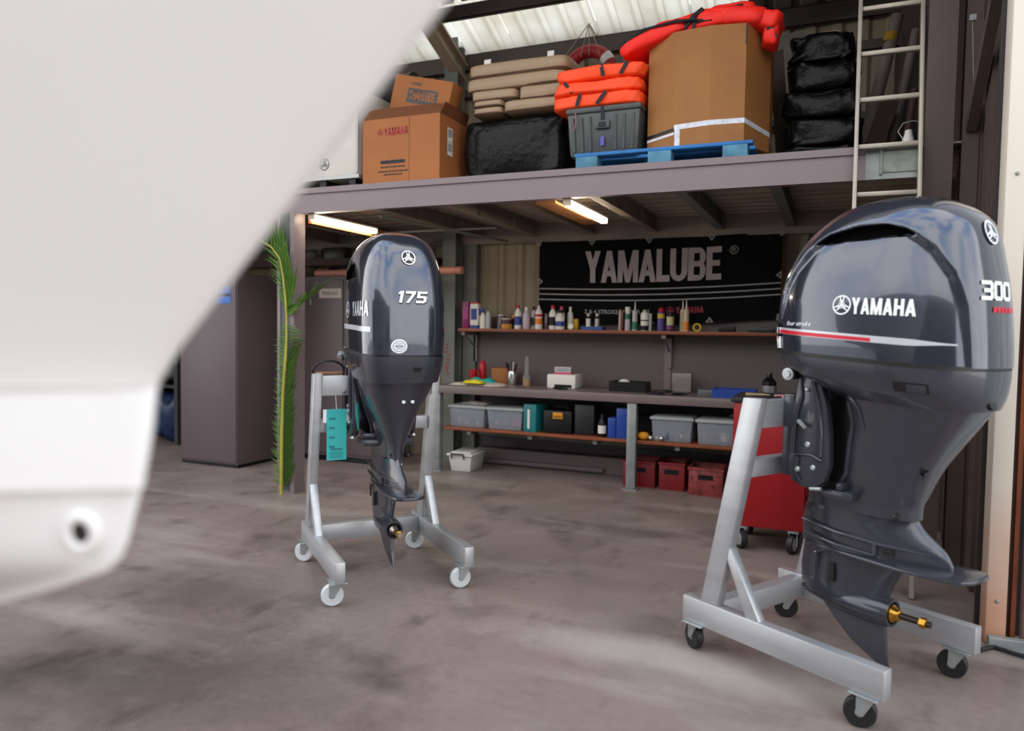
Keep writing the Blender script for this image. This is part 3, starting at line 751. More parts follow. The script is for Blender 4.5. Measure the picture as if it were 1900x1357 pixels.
surf_disc(aft3, -.012, 1.662, .040, M_white, M_cowl, cowl3, 'ring_emblem')
b = MB(); b.add([(.235, -.150, 1.235), (.262, -.188, 1.235), (.262, -.188, 1.272), (.235, -.150, 1.272)], [(0, 1, 2, 3)])
b = MB(); quads_mesh(b, [_r(0, 0, .035, .045)], lambda x, y: side3(.228+x, 1.263+y), 2); b.build('warning_label', M_white, cowl3)
b = MB(); quads_mesh(b, [_r(0, .025, .022, .042)], lambda x, y: side3(.238+x, 1.263+y, .004), 2); b.build('warning_label_print', mat('orange print', '#d87a52', .5), cowl3)
b = MB(); quads_mesh(b, [_r(-.003, 0, .003, .27)], lambda x, y: side3(.80+x, 1.375+y*1.0, .002), 6)
# latch recess on the lower cowling
b = MB(); quads_mesh(b, [_r(0, 0, .10, .032)], lambda x, y: pside3(.745+x, 1.135-x*.06+y, .0015), 3); lt = b.build('latch_recess', M_blk, pan3)
b = MB(); quads_mesh(b, [_r(.04, 0.004, .094, .030)], lambda x, y: pside3(.745+x, 1.135-x*.06+y, .006), 3); b.build('latch_plate', M_leg, lt)
b = MB(); b.lathe([(.002, 0), (.012, .004), (.016, .02), (.02, .035)], (.925, -.03, 1.085), (1, -.1, .35), 12); b.build('flush_plug', M_blk, pan3)
b = MB(); quads_mesh(b, _arc(0, 0, .010, .016, 0, 360, .0099, .0159, 16), lambda x, y: aside3(.772+x, .84+y, .001), 1); b.build('apron_hole', M_blk, apr3)

# ---- smaller engine
e1, cowl1, side1, aft1, pside1, aside1, pan1, apr1 = outboard('outboard_engine', 'smaller blue grey outboard engine marked 175 beside the palm frond', (-2.468+.656*.012, 3.617+.755*.012, 0), A41, P175)
b = MB(); q, wd = word('YAMAHA', .072, .82, .07)
quads_mesh(b, q, lambda x, y: side1(.465+x, 1.375+y), 2); b.build('brand_lettering', M_silver, cowl1)
b = MB(); quads_mesh(b, fork_logo(.042), lambda x, y: side1(.36+x, 1.41+y), 1); b.build('fork_emblem', M_silver, cowl1)
b = MB(); strip(b, side1, .12, .745, lambda t: 1.318-.02*t, lambda t: 1.343-.02*t); b.build('stripe', M_silver, cowl1)
b = MB(); q, wd = word('175', .056, 1.15, .12, .22)
quads_mesh(b, q, lambda x, y: aft1(-.075+x, 1.438+y, .006), 3); b.build('power_number', M_white, cowl1)
b = MB(); quads_mesh(b, q, lambda x, y: aft1(-.071+x, 1.433+y, .003), 3); b.build('number_shadow', M_blk, cowl1)
surf_disc(aft1, -.005, 1.655, .035, M_chrome, M_blk, cowl1, 'ring_emblem')
b = MB(); quads_mesh(b, _arc(0, 0, .040, .034, 0, 360, .0399, .0339, 28), lambda x, y: aft1(-.062+x, 1.232+y, .003), 2); st = b.build('round_sticker', M_white, cowl1)
b = MB(); quads_mesh(b, _arc(0, 0, .031, .026, 0, 360, .003, .003, 28)+[_r(-.02, -.004, .02, .004), _r(-.016, .010, .016, .013), _r(-.016, -.013, .016, -.010)], lambda x, y: aft1(-.062+x, 1.232+y, .0045), 1); b.build('sticker_print', mat('grey print', '#8f979e', .5), st)
def aapr1(v, z, off=.002):
    return None
tb = BVHTree.FromPolygons([v.co.copy() for v in apr1.data.vertices], [tuple(p.vertices) for p in apr1.data.polygons])
tpn = BVHTree.FromPolygons([v.co.copy() for v in pan1.data.vertices], [tuple(p.vertices) for p in pan1.data.polygons])
def aaft(v, z, off=.002):
    h = tb.ray_cast(Vector((3, v, z)), Vector((-1, 0, 0))); g = tpn.ray_cast(Vector((3, v, z)), Vector((-1, 0, 0)))
    c = [x for x in (h, g) if x[0] is not None]
    if not c: return Vector((.7, v, z))
    x = max(c, key=lambda k: k[0].x); return x[0]+Vector((off, 0, 0))
b = MB(); quads_mesh(b, [[(.0, 0), (.03, 0), (.04, .02), (-.01, .02)]], lambda x, y: aaft(.02+x, 1.108+y, .002), 2); b.build('pilot_hole', M_blk, pan1)
b = MB(); quads_mesh(b, [[(-.02, 0), (.02, 0), (.004, .045), (-.004, .045)]], lambda x, y: pside1(.60+x, 1.125+y, .002), 2); b.build('vent_mark', M_blk, pan1)
b = MB()
for v in (-.005, .042): b.lathe([(.010, 0), (.010, .003), (.004, .004)], aaft(v, .955), (1, 0, .3), 12)
b.split('apron_screw', M_zinc, apr1)
b = MB(); b.b2(.612, .622, -.010, .012, .512, .635); b.build('anode', mat('pale zinc anode', '#c9c6c2', .5), e1)
# cable loop hanging off the front of the smaller engine
b = MB(); pts = [(.10+.06*math.cos(t)-.02, -.17-.10*math.sin(t)*.9, 1.10+.052*math.sin(t*1.0+.6)) for t in [i*2*PI/40*1.9 for i in range(41)]]
pts = [(.20, -.10, 1.14), (.18, -.14, 1.13)]+[(.16+.03*math.sin(t), -.26-.085*math.cos(t+PI), 1.075+.062*math.sin(t)) for t in [PI*.1+i*2*PI*1.6/40 for i in range(41)]]
b.tube(pts, .0055, 8); b.build('control_cable', M_blk, e1)
b = MB(); b.tube([(.33, -.142, 1.02), (.345, -.150, .95), (.37, -.150, .86), (.385, -.150, .78)], [.004, .012, .012, .004], 10); b.build('teal_hose', mat('teal sleeve', '#0f7f78', .35), e1)

# ---- stands
def stand(label, loc, rz_, wheel_m, tyre_m, angs):
    angs = list(angs)
    t = thing('engine_stand', label, 'stand', loc, rz_)
    for sg in (-1, 1):
        v = sg*.325
        b = MB(); b.b2(-.06, .80, v-.025, v+.025, .118, .222)
        o = b.build('rail', M_alu, t, bevel=.004)
        b = MB(); b.prism([(.03, .222), (.115, .222), (.295, 1.072), (.212, 1.072)], v-.022, v+.022, lambda x, y, d: (x, d, y)); b.build('upright', M_alu, t, bevel=.003)
        b = MB(); b.prism([(.135, .470), (.172, .470), (.312, .222), (.252, .222)], v-.02, v+.02, lambda x, y, d: (x, d, y)); b.build('brace', M_alu, t, bevel=.002)
        for u in (0.0, .735):
            sw = sg*.012; b = MB(); b.b2(u-.05, u+.05, v-.04, v+.04, .112, .118)
            b.lathe([(.026, .106), (.028, .112)], (u, v, 0), (0, 0, 1), 16)
            cs = b.build('caster', M_zinc, t, bevel=.002)
            an = R(angs.pop(0)); ca, sa = math.cos(an), math.sin(an)
            cx, cy = u-.022*ca, v-.022*sa
            rot = Matrix.Rotation(an, 3, 'Z')
            b = MB()
            for s2 in (-1, 1):
                o_ = rot @ Vector((0, s2*.021, 0))
                p = [rot @ Vector((x, s2*.021, z))+Vector((u, v, 0)) for x, z in ((-.034, .110), (.026, .110), (-.010, .048), (-.034, .048))]
                d = rot @ Vector((0, .0035, 0)); b.add([q-d for q in p]+[q+d for q in p], [(3,2,1,0),(4,5,6,7),(0,1,5,4),(1,2,6,5),(2,3,7,6),(3,0,4,7)])
            b.box((u, v, .1085), (.055, .048, .006), rot)
            b.build('fork', M_zinc, cs)
            ax = rot @ Vector((0, 1, 0)); c0 = Vector((cx, cy, .053))
            b = MB(); b.lathe([(.030, -.017), (.048, -.017), (.053, -.011), (.053, .011), (.048, .017), (.030, .017)], c0, ax, 24); b.build('wheel', tyre_m, cs)
            b = MB(); b.lathe([(.008, -.024), (.008, -.018), (.030, -.015), (.030, .015), (.008, .018), (.008, .024)], c0, ax, 18); b.build('wheel_hub', wheel_m, cs)
    b = MB(); b.b2(.015, .075, -.30, .30, .125, .215); b.build('lower_crossbar', M_alu, t, bevel=.003)
    def up(z): return .0725+(z-.222)*.2118
    for z0, z1, nm in ((.955, 1.06, 'upper_crossbar'), (.755, .825, 'middle_crossbar')):
        u = up((z0+z1)/2); b = MB(); b.b2(u-.025, u+.025, -.303, .303, z0, z1); b.build(nm, M_alu, t, bevel=.003)
    return t
M_nylon = mat('white nylon wheel', '#d5dadb', .35, var=.04)
M_rubber = mat('black rubber', '#17181a', .5, var=.1)
M_grey = mat('grey plastic', '#7d8284', .45)
s3 = stand('aluminium engine stand on black castor wheels under the large engine', LOC3, A31, M_zinc, M_rubber, (-20, 25, 35, 15))
s1 = stand('aluminium engine stand on white castor wheels under the smaller engine', LOC1, A41, M_zinc, M_nylon, (50, 78, 60, 88))
tg = thing('tag', 'teal paper tag hanging from the stand of the smaller engine', 'tag', LOC1, A41)
M_tealp = mat('teal paper', '#35b9b4', .6, var=.06, scale=8)
b = MB(); b.b2(.286, .288, -.282, -.178, .615, .885); tp_ = b.build('card', M_tealp, tg, smooth=0)
b = MB()
for k in range(4): b.b2(.2882, .2888, -.27, -.27+(.03 if k else .035), .83-k*.05, .842-k*.05)
b.b2(.2882, .2888, -.262, -.20, .668, .678)
for k in range(5): b.b2(.2882, .2888, -.268, -.195, .625+k*.008, .628+k*.008)
b.build('card_print', mat('dark teal print', '#1d7f86', .6), tp_)
b = MB(); b.b2(.282, .284, -.30, -.155, .815, .885); b.build('white_card', M_white, tg, smooth=0)
b = MB(); b.tube([(.285, -.23, .88), (.262, -.23, .955)], .0015, 6); b.build('string', M_white, tg)
b = MB(); b.b2(.09, .125, -.30, -.05, 1.062, 1.072); b.build('wood_packer', mat('plywood packer', '#a97c53', .6, var=.2, scale=20), s1)
# ================================================================== WORKBENCH WALL
M_wood = mat('oiled plank', '#7d3f1c', .45, var=.25, scale=5, stretch=(1, 12, 12), bump=.03)
M_bench = mat('mauve bench top', '#6e605e', .38, var=.06, scale=3)
def simple(name, m, label, cat, mb, group=None, **k):
    """a thing that is one mesh, its origin at its base centre"""
    xs = [v[0] for v in mb.v]; ys = [v[1] for v in mb.v]; z0 = min(v[2] for v in mb.v)
    c = ((min(xs)+max(xs))/2, (min(ys)+max(ys))/2, z0)
    mb.v = [(x-c[0], y-c[1], z-c[2]) for x, y, z in mb.v]
    o = mb.build(name, m, None, **k); o.location = c
    return tag(o, label, cat, group)

wbn = thing('workbench', 'long mauve workbench with steel legs along the back wall', 'workbench', (-1.5, 6.38, 0))
def bb(name, m, x0, x1, y0, y1, z0, z1, parent, off=(-1.5, 6.38, 0), **k):
    b = MB(); b.b2(x0-off[0], x1-off[0], y0-off[1], y1-off[1], z0, z1); return b.build(name, m, parent, **k)
bb('bench_top', M_bench, -3.41, .38, 6.04, 6.73, .728, .80, wbn, bevel=.006)
for x in (-3.36, -1.52, .30):
    b = MB(); b.b2(x-.04+1.5, x+.04+1.5, -.325, -.25, .012, .728); lg = b.build('leg', M_galv, wbn, bevel=.008)
    b = MB(); b.b2(x-.06+1.5, x+.06+1.5, -.345, -.23, 0, .012); b.build('foot_plate', M_galv, lg)
bb('lower_shelf', M_wood, -3.30, .36, 6.09, 6.70, .388, .415, wbn, bevel=.002)
for i, x in enumerate((-3.05, -2.45, -1.85, -1.15, -.55, .05)):
    bb('shelf_bearer', M_greengal, x-.02, x+.02, 6.12, 6.70, .35, .388, wbn)
ush = thing('wall_shelf', 'long oiled wood shelf of bottles above the workbench', 'shelf', (-1.5, 6.56, 1.295))
bb('board', M_wood, -3.32, .36, 6.40, 6.73, 0, .030, ush, off=(-1.5, 6.56, 0), bevel=.002)
for x in (-3.28, -1.35, .25):
    b = MB(); b.b2(x-.018+1.5, x+.018+1.5, .14, .168, -.30, 0); b.b2(x-.018+1.5, x+.018+1.5, -.13, .168, -.035, -.002); b.bar((x+1.5, -.10, -.03), (x+1.5, .15, -.16), .012, .012); b.build('bracket', M_mauve, ush)

# ---- banner with loops: sagging cloth
M_ban = mat('black banner cloth', '#0c0c0d', .85, var=.15, scale=5, bump=.02, spec=.12)
M_banlet = mat('silver banner print', '#a39a9d', .6, var=.05)
M_banred = mat('dark red banner print', '#8d1530', .6, var=.1)
M_banst = mat('grey banner stripe', '#8e8e90', .6)
bn = thing('banner', 'black hanging banner with large silver YAMALUBE lettering', 'banner', (-1.51, 6.65, 1.42))
def sag(x, z):   # x in 0..1, z in 0..1 -> local
    X = -1.085+2.17*x-(.03 if x < .5 else -.03)*0
    top = .730+.020*x-.012*math.sin(PI*x*4)*0-.014*math.sin(PI*x)
    bot = -.015+.040*x*x-.025*math.sin(PI*x)
    y = .006*math.sin(x*23+z*5)+.004*math.sin(x*9)
    return Vector((X, y, bot+(top-bot)*z))
b = MB(); nx, nz_ = 60, 14; vs = []
for i in range(nx+1):
    for k in range(nz_+1): vs.append(sag(i/nx, k/nz_)+Vector((0, .012, 0)))
b.add(vs, [(i*(nz_+1)+k, (i+1)*(nz_+1)+k, (i+1)*(nz_+1)+k+1, i*(nz_+1)+k+1) for i in range(nx) for k in range(nz_)])
cl = b.build('cloth', M_ban, bn)
def on_ban(x0, z0, w_, h_):
    return lambda x, y: sag((x0+x)/2.17, (z0+y)/.745)+Vector((0, -.0005, 0))
q, wd = word('YAMALUBE', .285, .80, .02)
b = MB(); quads_mesh(b, q, on_ban(.455, .365, 0, 0), 3); b.build('main_lettering', M_banlet, cl)
for k in range(3):
    b = MB(); quads_mesh(b, [_r(.0+i*.0723, 0, .0723*(i+1), .012) for i in range(30)], on_ban(0.0, .300-k*.050, 0, 0), 1); b.build('banner_stripe', M_banst, cl)
b = MB(); text_mesh(b, '2 & 4 STROKE MOTOR OIL', .038, on_ban(.46, .085, 0, 0), sx=1.0, bold=.03); b.build('oil_lettering', M_banst, cl)
b = MB(); q, wd = word('YAMAHA', .056, .95, .08); quads_mesh(b, q, on_ban(1.30, .085, 0, 0), 1); quads_mesh(b, fork_logo(.034), on_ban(1.25, .112, 0, 0), 1); b.build('brand_lettering', M_banred, cl)
b = MB(); text_mesh(b, '®', .075, on_ban(1.745, .575, 0, 0)); b.build('trade_mark', M_banst, cl)
for (x, z, a) in ((0.0, 1, 200), (.24, 1, 180), (.485, 1, 180), (.735, 1, 180), (1.0, 1, 160), (0, .5, -90), (1, .5, 90), (.50, 0, 0), (.735, 0, 0), (1, 0, 30)):
    c = sag(x, z); b = MB(); ca, sa = math.cos(R(a)), math.sin(R(a))
    tr = [(-.036, -.002), (.036, -.002), (0, .046)]; ti = [(-.014, .007), (.014, .007), (0, .026)]
    P_ = [c+Vector((x_*ca-y_*sa, -.004, x_*sa+y_*ca)) for x_, y_ in tr]; Q_ = [c+Vector((x_*ca-y_*sa, -.004, x_*sa+y_*ca)) for x_, y_ in ti]
    b.add(P_+Q_, [(0, 1, 4, 3), (1, 2, 5, 4), (2, 0, 3, 5)]); b.build('corner_loop', M_banst, bn, smooth=0)

# ---- generic containers
def C_(n, c, **k): return mat(n, c, k.pop('rough', .4), var=k.pop('var', .05), **k)
BW, BR, BB, BK = C_('bottle white', '#d9d6cf'), C_('cap red', '#b3122b'), C_('label blue', '#2c3c86'), C_('label black', '#121215', spec=.3)
OR, PU, LG, YE = C_('label orange', '#d67a1e'), C_('label purple', '#6b2a6e'), C_('can grey', '#a6a8a6', metal=.4), C_('label yellow', '#c9a51e')
GN, LB, TE, MG = C_('label green', '#1f6b57'), C_('pale lilac plastic', '#b7a9b5'), C_('teal plastic', '#0f6f70'), C_('magenta card', '#7d1d57')
def ringed(name, label, cat, x, y, z, prof, m, bands=(), caps=(), group=None, n=18):
    t = thing(name, label, cat, (x, y, z), 0, group)
    b = MB(); b.lathe(prof, n=n); b.build('body', m, t)
    for i, (r, z0, z1, mm) in enumerate(bands):
        b = MB(); b.lathe([(r, z0), (r, z1)], n=n, cap=False); b.build('label_band', mm, t)
    for (pr, mm) in caps:
        b = MB(); b.lathe(pr, n=n); b.build('cap', mm, t)
    return t
def bottle(label, x, y, z, r, h, m, cap, band, cat='bottle'):
    s = h
    return ringed('bottle', label, cat, x, y, z, [(r*.92, 0), (r, .01), (r, s*.60), (r*.9, s*.70), (r*.42, s*.82), (r*.40, s*.86)], m, [(r*1.012, s*.16, s*.52, band)] if band else [], [([(r*.48, s*.855), (r*.48, s*.98), (r*.42, s)], cap)])
def can(label, x, y, z, r, h, m, cap, band, name='spray_can'):
    return ringed(name, label, 'spray can', x, y, z, [(r, 0), (r, h*.78), (r*.86, h*.82)], m, [(r*1.015, h*.12, h*.66, band)] if band else [], [([(r*.80, h*.80), (r*.80, h*.96), (r*.65, h)], cap)])
def carton(name, label, cat, x, y, z, d, m, rz_=0, print_m=None, group=None, bevel=.003):
    t = thing(name, label, cat, (x, y, z), rz_, group)
    b = MB(); b.b2(-d[0]/2, d[0]/2, -d[1]/2, d[1]/2, 0, d[2]); b.build('body', m, t, bevel=bevel)
    if print_m:
        b = MB(); b.b2(-d[0]*.38, d[0]*.38, -d[1]/2-.002, -d[1]/2-.0002, d[2]*.35, d[2]*.8); b.build('label_print', print_m, t, smooth=0)
    return t
S = 1.325; Y = 6.50
t = carton('carton', 'tall magenta carton at the left end of the wall shelf', 'box', -3.275, Y, S, (.07, .07, .255), MG, 0, C_('magenta print', '#9c3b7a'))
t = carton('carton', 'white carton with blue print on the wall shelf', 'box', -3.185, Y, S, (.085, .06, .235), BW, 0, BB)
b = MB(); b.b2(-.0425, .0425, -.03, .03, .235, .25); b.build('lid_band', BR, t)
b = MB(); b.b2(-.043, .043, -.032, .032, .0, .03); b.build('base_band', BB, t)
t = ringed('spray_bottle', 'small white spray bottle with a blue trigger', 'bottle', -3.105, Y, S, [(.03, 0), (.03, .11), (.014, .14), (.014, .15)], BW, [], [([(.016, .15), (.016, .17)], BB)])
b = MB(); b.box((-.012, 0, .18), (.055, .02, .022)); b.bar((-.03, 0, .172), (-.036, 0, .13), .012, .010); b.build('trigger', BB, t)
t = ringed('tin', 'grey ribbed metal tin beside the spray bottle', 'tin', -3.045, Y, S, [(.027, 0)]+[(.027+(.0015 if i % 2 else 0), .02+i*.012) for i in range(11)]+[(.018, .155), (.018, .165)], LG)
t = ringed('glass_jar', 'dusky glass jar behind the round wax tin', 'jar', -2.93, Y+.05, S, [(.045, 0), (.045, .11), (.04, .12)], C_('smoky glass', '#584a4c', rough=.1), [], [([(.04, .12), (.04, .135)], LG)])
t = ringed('wax_tin', 'round amber wax tin with a dark label', 'tin', -2.845, Y-.02, S, [(.052, 0), (.054, .006), (.054, .085), (.05, .09)], C_('amber tin', '#b9842c', rough=.3), [(.0548, .045, .084, C_('plum label', '#3d2030'))], [([(.053, .09), (.053, .1)], LG)])
t = ringed('jar', 'small jar with an orange lid behind the wax tin', 'jar', -2.803, Y+.07, S, [(.026, 0), (.026, .10)], C_('brown jar', '#4b2d1f'), [], [([(.027, .10), (.027, .132)], OR)])
bottle('white bottle with red cap and blue round label', -2.739, Y, S, .034, .226, BW, BR, BB)
bottle('pale lilac bottle beside the blue label bottle', -2.662, Y+.02, S, .036, .205, LB, BW, None)
bottle('slim bottle with black cap and dark green label', -2.603, Y+.06, S, .028, .212, LB, BK, C_('dark green label', '#233029'))
t = ringed('spray_bottle', 'white spray bottle with an orange label', 'bottle', -2.53, Y, S, [(.033, 0), (.035, .01), (.035, .15), (.028, .175), (.013, .19)], BW, [(.0355, .045, .10, OR), (.0355, .115, .14, BR)], [([(.012, .19), (.012, .205), (.006, .222)], BW)])
t = ringed('glass_jar', 'slim empty glass vial between two white bottles', 'jar', -2.466, Y+.03, S, [(.02, 0), (.02, .14), (.015, .15)], C_('smoky glass', '#584a4c', rough=.1))
bottle('white bottle with red cap and black label', -2.391, Y, S, .036, .222, BW, BR, BK)
bottle('white bottle with pink cap standing at the back of the shelf', -2.345, Y+.11, S, .034, .215, BW, C_('cap pink', '#c2506a'), BK)
t = ringed('jug', 'squat white jug with black neck and blue label', 'bottle', -2.309, Y-.03, S, [(.04, 0), (.044, .01), (.044, .115), (.028, .14), (.026, .15)], BW, [(.0445, .03, .075, BB)], [([(.03, .15), (.03, .178)], BK)])
bottle('white bottle with white cap behind the squat jug', -2.245, Y+.07, S, .028, .21, BW, BW, None)
t = carton('sponge', 'small yellow sponge behind the white disc', 'sponge', -2.205, Y+.12, S, (.05, .05, .10), YE)
b = MB(); b.lathe([(.028, 0), (.028, .014), (.024, .018)], (-2.205, Y-.02, S+.028), (0, -1, .12), 20); simple('lid', BW, 'round white lid leaning upright on the wall shelf', 'lid', b)
tr = thing('tray', 'blue tray under two black spray cans', 'tray', (-2.0, Y, S))
b = MB(); b.b2(-.10, .10, -.06, .06, 0, .008); b.b2(-.10, .10, -.06, -.055, .008, .03); b.b2(-.10, .10, .055, .06, .008, .03); b.b2(-.10, -.095, -.055, .055, .008, .03); b.b2(.095, .10, -.055, .055, .008, .03); b.build('body', C_('blue tray', '#274a8c'), tr)
can('black spray can with white label, left of two in the blue tray', -2.048, Y, S+.008, .021, .142, BK, LG, BW)
can('black spray can with white label, right of two in the blue tray', -1.965, Y, S+.008, .022, .142, BK, LG, LG)
t = carton('book', 'dark red manual standing upright beside a white tube', 'book', -1.728, Y+.02, S, (.018, .11, .17), C_('dark red card', '#5d241a'))
b = MB(); b.lathe([(.012, 0), (.014, .01), (.012, .16), (.006, .185)], (-1.755, Y, S), n=12); simple('tube', C_('off white tube', '#b7ab9c'), 'thin off white sealant tube standing upright', 'tube', b)
t = ringed('spray_can', 'white spray can with a white cap and green label', 'spray can', -1.687, Y, S, [(.025, 0), (.025, .145), (.02, .155)], LB, [(.0255, .10, .145, GN)], [([(.023, .155), (.023, .208)], BW)])
def cartridge(label, x, y, m, band, h=.175, noz=.08):
    t = thing('sealant_cartridge', label, 'sealant cartridge', (x, y, S))
    b = MB(); b.lathe([(.025, 0), (.025, h), (.010, h+.006)]); b.build('tube', m, t)
    b = MB(); b.lathe([(.009, h), (.007, h+.02), (.003, h+noz)], n=10); b.build('nozzle', BW, t)
    if band: b = MB(); b.lathe([(.0254, .01), (.0254, h*.45)], cap=False); b.build('label_band', band, t)
cartridge('grey sealant cartridge with a tall thin nozzle', -1.621, Y, LG, GN)
t = ringed('paint_can', 'silver and white paint can with black print', 'tin', -1.534, Y, S, [(.034, 0), (.036, .005), (.036, .145), (.028, .16), (.012, .165)], BW, [(.0364, .004, .045, BK), (.0364, .085, .095, BK)], [([(.010, .165), (.010, .184)], BW)])
b = MB(); b.tube([(-1.487, Y+.01, S), (-1.485, Y+.01, S+.15)], .016, 10); simple('tube', LG, 'plain grey tube leaning behind the paint can', 'tube', b)
t = ringed('spray_can', 'purple spray can with a yellow label and red domed cap', 'spray can', -1.39, Y, S, [(.032, 0), (.032, .16), (.026, .168)], C_('violet can', '#4a3a80'), [(.0325, .11, .15, YE)], [([(.024, .168), (.026, .185), (.015, .202), (.003, .206)], BR)])
t = ringed('tin', 'dark tin with a pale yellow label', 'tin', -1.31, Y, S, [(.032, 0), (.032, .135), (.022, .155), (.022, .167)], BK, [(.0325, .05, .125, C_('pale yellow label', '#b8b48a')), (.0325, .012, .045, PU)])
cartridge('beige and orange sealant cartridge in front on the shelf', -1.170, Y-.02, C_('beige tube', '#b8a98c'), OR, .185, .08)
cartridge('beige sealant cartridge standing behind the orange one', -1.215, Y+.06, C_('beige tube', '#b8a98c'), None, .185, .08)
b = MB(); b.tube([(.030*math.cos(a), 0, .034+.030*math.sin(a)) for a in [2*PI*i/20 for i in range(20)]], .009, 8, closed=True); b.v = [(x-1.08, y+Y, z+S-.0) for x, y, z in b.v]; simple('tape_roll', YE, 'yellow and black roll of tape on the wall shelf', 'tape', b)
t = carton('tool_case', 'flat black case near the right end of the wall shelf', 'case', -.83, Y, S, (.13, .12, .045), BK)
t = carton('tool_case', 'longer black case at the right end of the wall shelf', 'case', -.555, Y, S, (.20, .14, .04), C_('case dark teal', '#1a2022'))

# ---- on the bench
Z = .80
def mug(label, x, y, r, h, m):
    t = thing('mug', label, 'mug', (x, y, Z))
    b = MB(); b.lathe([(r*.9, 0), (r, .01), (r, h), (r*.88, h), (r*.85, .012), (.004, .012)]); b.build('cup', m, t)
    b = MB(); b.tube([(r, 0, h*.8), (r+.025, 0, h*.75), (r+.028, 0, h*.4), (r, 0, h*.25)], .005, 8); b.build('handle', m, t)
M_redp = C_('bright red plastic', '#b01522', rough=.3)
mug('red mug with a pale rim beside the column', -3.20, 6.50, .037, .13, M_redp)
t = ringed('flask', 'taller red flask behind the red mug', 'flask', -3.14, 6.58, Z, [(.035, 0), (.037, .01), (.037, .165), (.033, .18), (.026, .185), (.026, .21)], M_redp)
def cloth(name, label, cat, x, y, z, dx, dy, h, m, seed):
    rnd = random.Random(seed); b = MB(); n1, n2 = 18, 10; vs = []
    ph = [rnd.uniform(0, 6) for _ in range(4)]
    for i in range(n1+1):
        for k in range(n2+1):
            u, v = i/n1*2-1, k/n2*2-1
            e_ = max(0, 1-max(abs(u)**5, abs(v)**5)); zz = h*e_*(.74+.15*math.sin(u*6+ph[0]+v*2)+.11*math.sin(v*7+ph[1]))
            vs.append((x+dx/2*u*(1+.06*math.sin(v*5+ph[2])), y+dy/2*v*(1+.08*math.sin(u*5+ph[3])), z+.002+max(0, zz)))
    b.add(vs, [(i*(n2+1)+k, (i+1)*(n2+1)+k, (i+1)*(n2+1)+k+1, i*(n2+1)+k+1) for i in range(n1) for k in range(n2)])
    o_ = len(b.v); b.add([(vx, vy, z) for vx, vy, vz in vs], [(i*(n2+1)+k, i*(n2+1)+k+1, (i+1)*(n2+1)+k+1, (i+1)*(n2+1)+k) for i in range(n1) for k in range(n2)])
    return simple(name, m, label, cat, b, smooth=60)
M_teal = mat('teal cloth', '#1d9a97', .8, var=.15, scale=20)
cloth('paper_towel', 'crumpled white paper spread at the left end of the bench', 'paper', -3.02, 6.22, Z, .52, .22, .03, mat('white paper', '#c8c0b8', .8), 3)
cloth('rag', 'teal rag folded on the workbench', 'rag', -3.05, 6.36, Z, .30, .12, .065, M_teal, 5)
cloth('glove', 'yellow work glove lying at the bench edge', 'glove', -3.00, 6.12, Z+.025, .20, .09, .035, mat('yellow glove', '#c9bd10', .7), 8)
t = carton('carton', 'small brown cardboard carton behind the teal rag', 'box', -2.90, 6.56, Z, (.22, .12, .15), mat('brown card', '#9a6233', .7), .1)
pot = ringed('tool_pot', 'silver metal pot holding tools on the workbench', 'pot', -2.755, 6.42, Z, [(.036, 0), (.045, .02), (.046, .10), (.04, .13), (.036, .13), (.036, .02)], M_chrome)
for i, (dx, dy, hh, mm) in enumerate(((-.03, .0, .20, BK), (-.012, .012, .22, C_('navy handle', '#1c3350')), (.012, -.008, .215, M_chrome), (.025, .01, .20, BK), (-.05, .015, .205, BK))):
    b = MB(); b.tube([(0, 0, 0), (dx*.6, dy*.6, .09), (dx*1.3, dy*1.3, hh-.02)], [.003, .004, .009], 8)
    b.v = [(x-2.755+dx*.2, y+6.42+dy*.2, z+Z+.022) for x, y, z in b.v]
    simple('hand_tool', mm, ('black tool handle leaning left out of the silver pot', 'navy tool handle standing in the silver pot', 'bright steel tool standing in the silver pot', 'black tool handle leaning right out of the silver pot', 'black tool handle at the far left of the silver pot')[i], 'tool', b, 'hand tools in the silver pot')
t = thing('oil_bottle', 'tall clear bottle with amber oil in the bottom', 'bottle', (-2.60, 6.40, Z))
M_clear = mat('clear plastic', '#9b9a9c', .12, var=.02, alpha=.35)
b = MB(); b.lathe([(.036, 0), (.038, .01), (.038, .08), (.022, .12), (.022, .24), (.018, .26), (.018, .275)]); b.build('body', M_clear, t)
b = MB(); b.lathe([(.034, .004), (.035, .012), (.035, .065)]); b.build('oil', C_('amber oil', '#c08a1c', rough=.15), t)
t = carton('printer', 'white box shaped device with a rounded top on the bench', 'device', -2.226, 6.40, Z, (.27, .22, .125), BW, 0, None, bevel=.012)
b = MB(); b.b2(-.06, .10, -.113, -.108, .01, .035); b.build('slot', BK, t)
t = carton('carton', 'small grey and pink carton on the white device', 'box', -2.24, 6.40, Z+.125, (.15, .10, .065), C_('grey pink card', '#b5a7a6'), .15, C_('grey print', '#6b6668'))
b = MB(); b.b2(-.076, .076, -.051, .051, 0, .014); b.build('pink_band', C_('hot pink', '#d02a63'), t)
b = MB(); b.tube([(-2.24, 6.14, Z+.014), (-2.2, 6.12, Z+.018), (-2.16, 6.15, Z+.014), (-2.11, 6.13, Z+.012)], [.008, .014, .012, .008], 10); simple('torch', BK, 'small black torch lying in front of the white device', 'torch', b)
t = thing('parts_tray', 'black plastic parts tray with a white rag on the workbench', 'tray', (-1.616, 6.36, Z))
b = MB(); b.b2(-.155, .155, -.10, .10, 0, .012)
for s_ in (-1, 1): b.b2(s_*.155-.006, s_*.155+.006, -.10, .10, 0, .085)
for s_ in (-1, 1): b.b2(-.155, .155, s_*.10-.006, s_*.10+.006, 0, .085)
b.build('tray_body', BK, t); b = MB(); b.ball((-.05, 0, .075), (.05, .05, .03)); b.build('rag', BW, t)
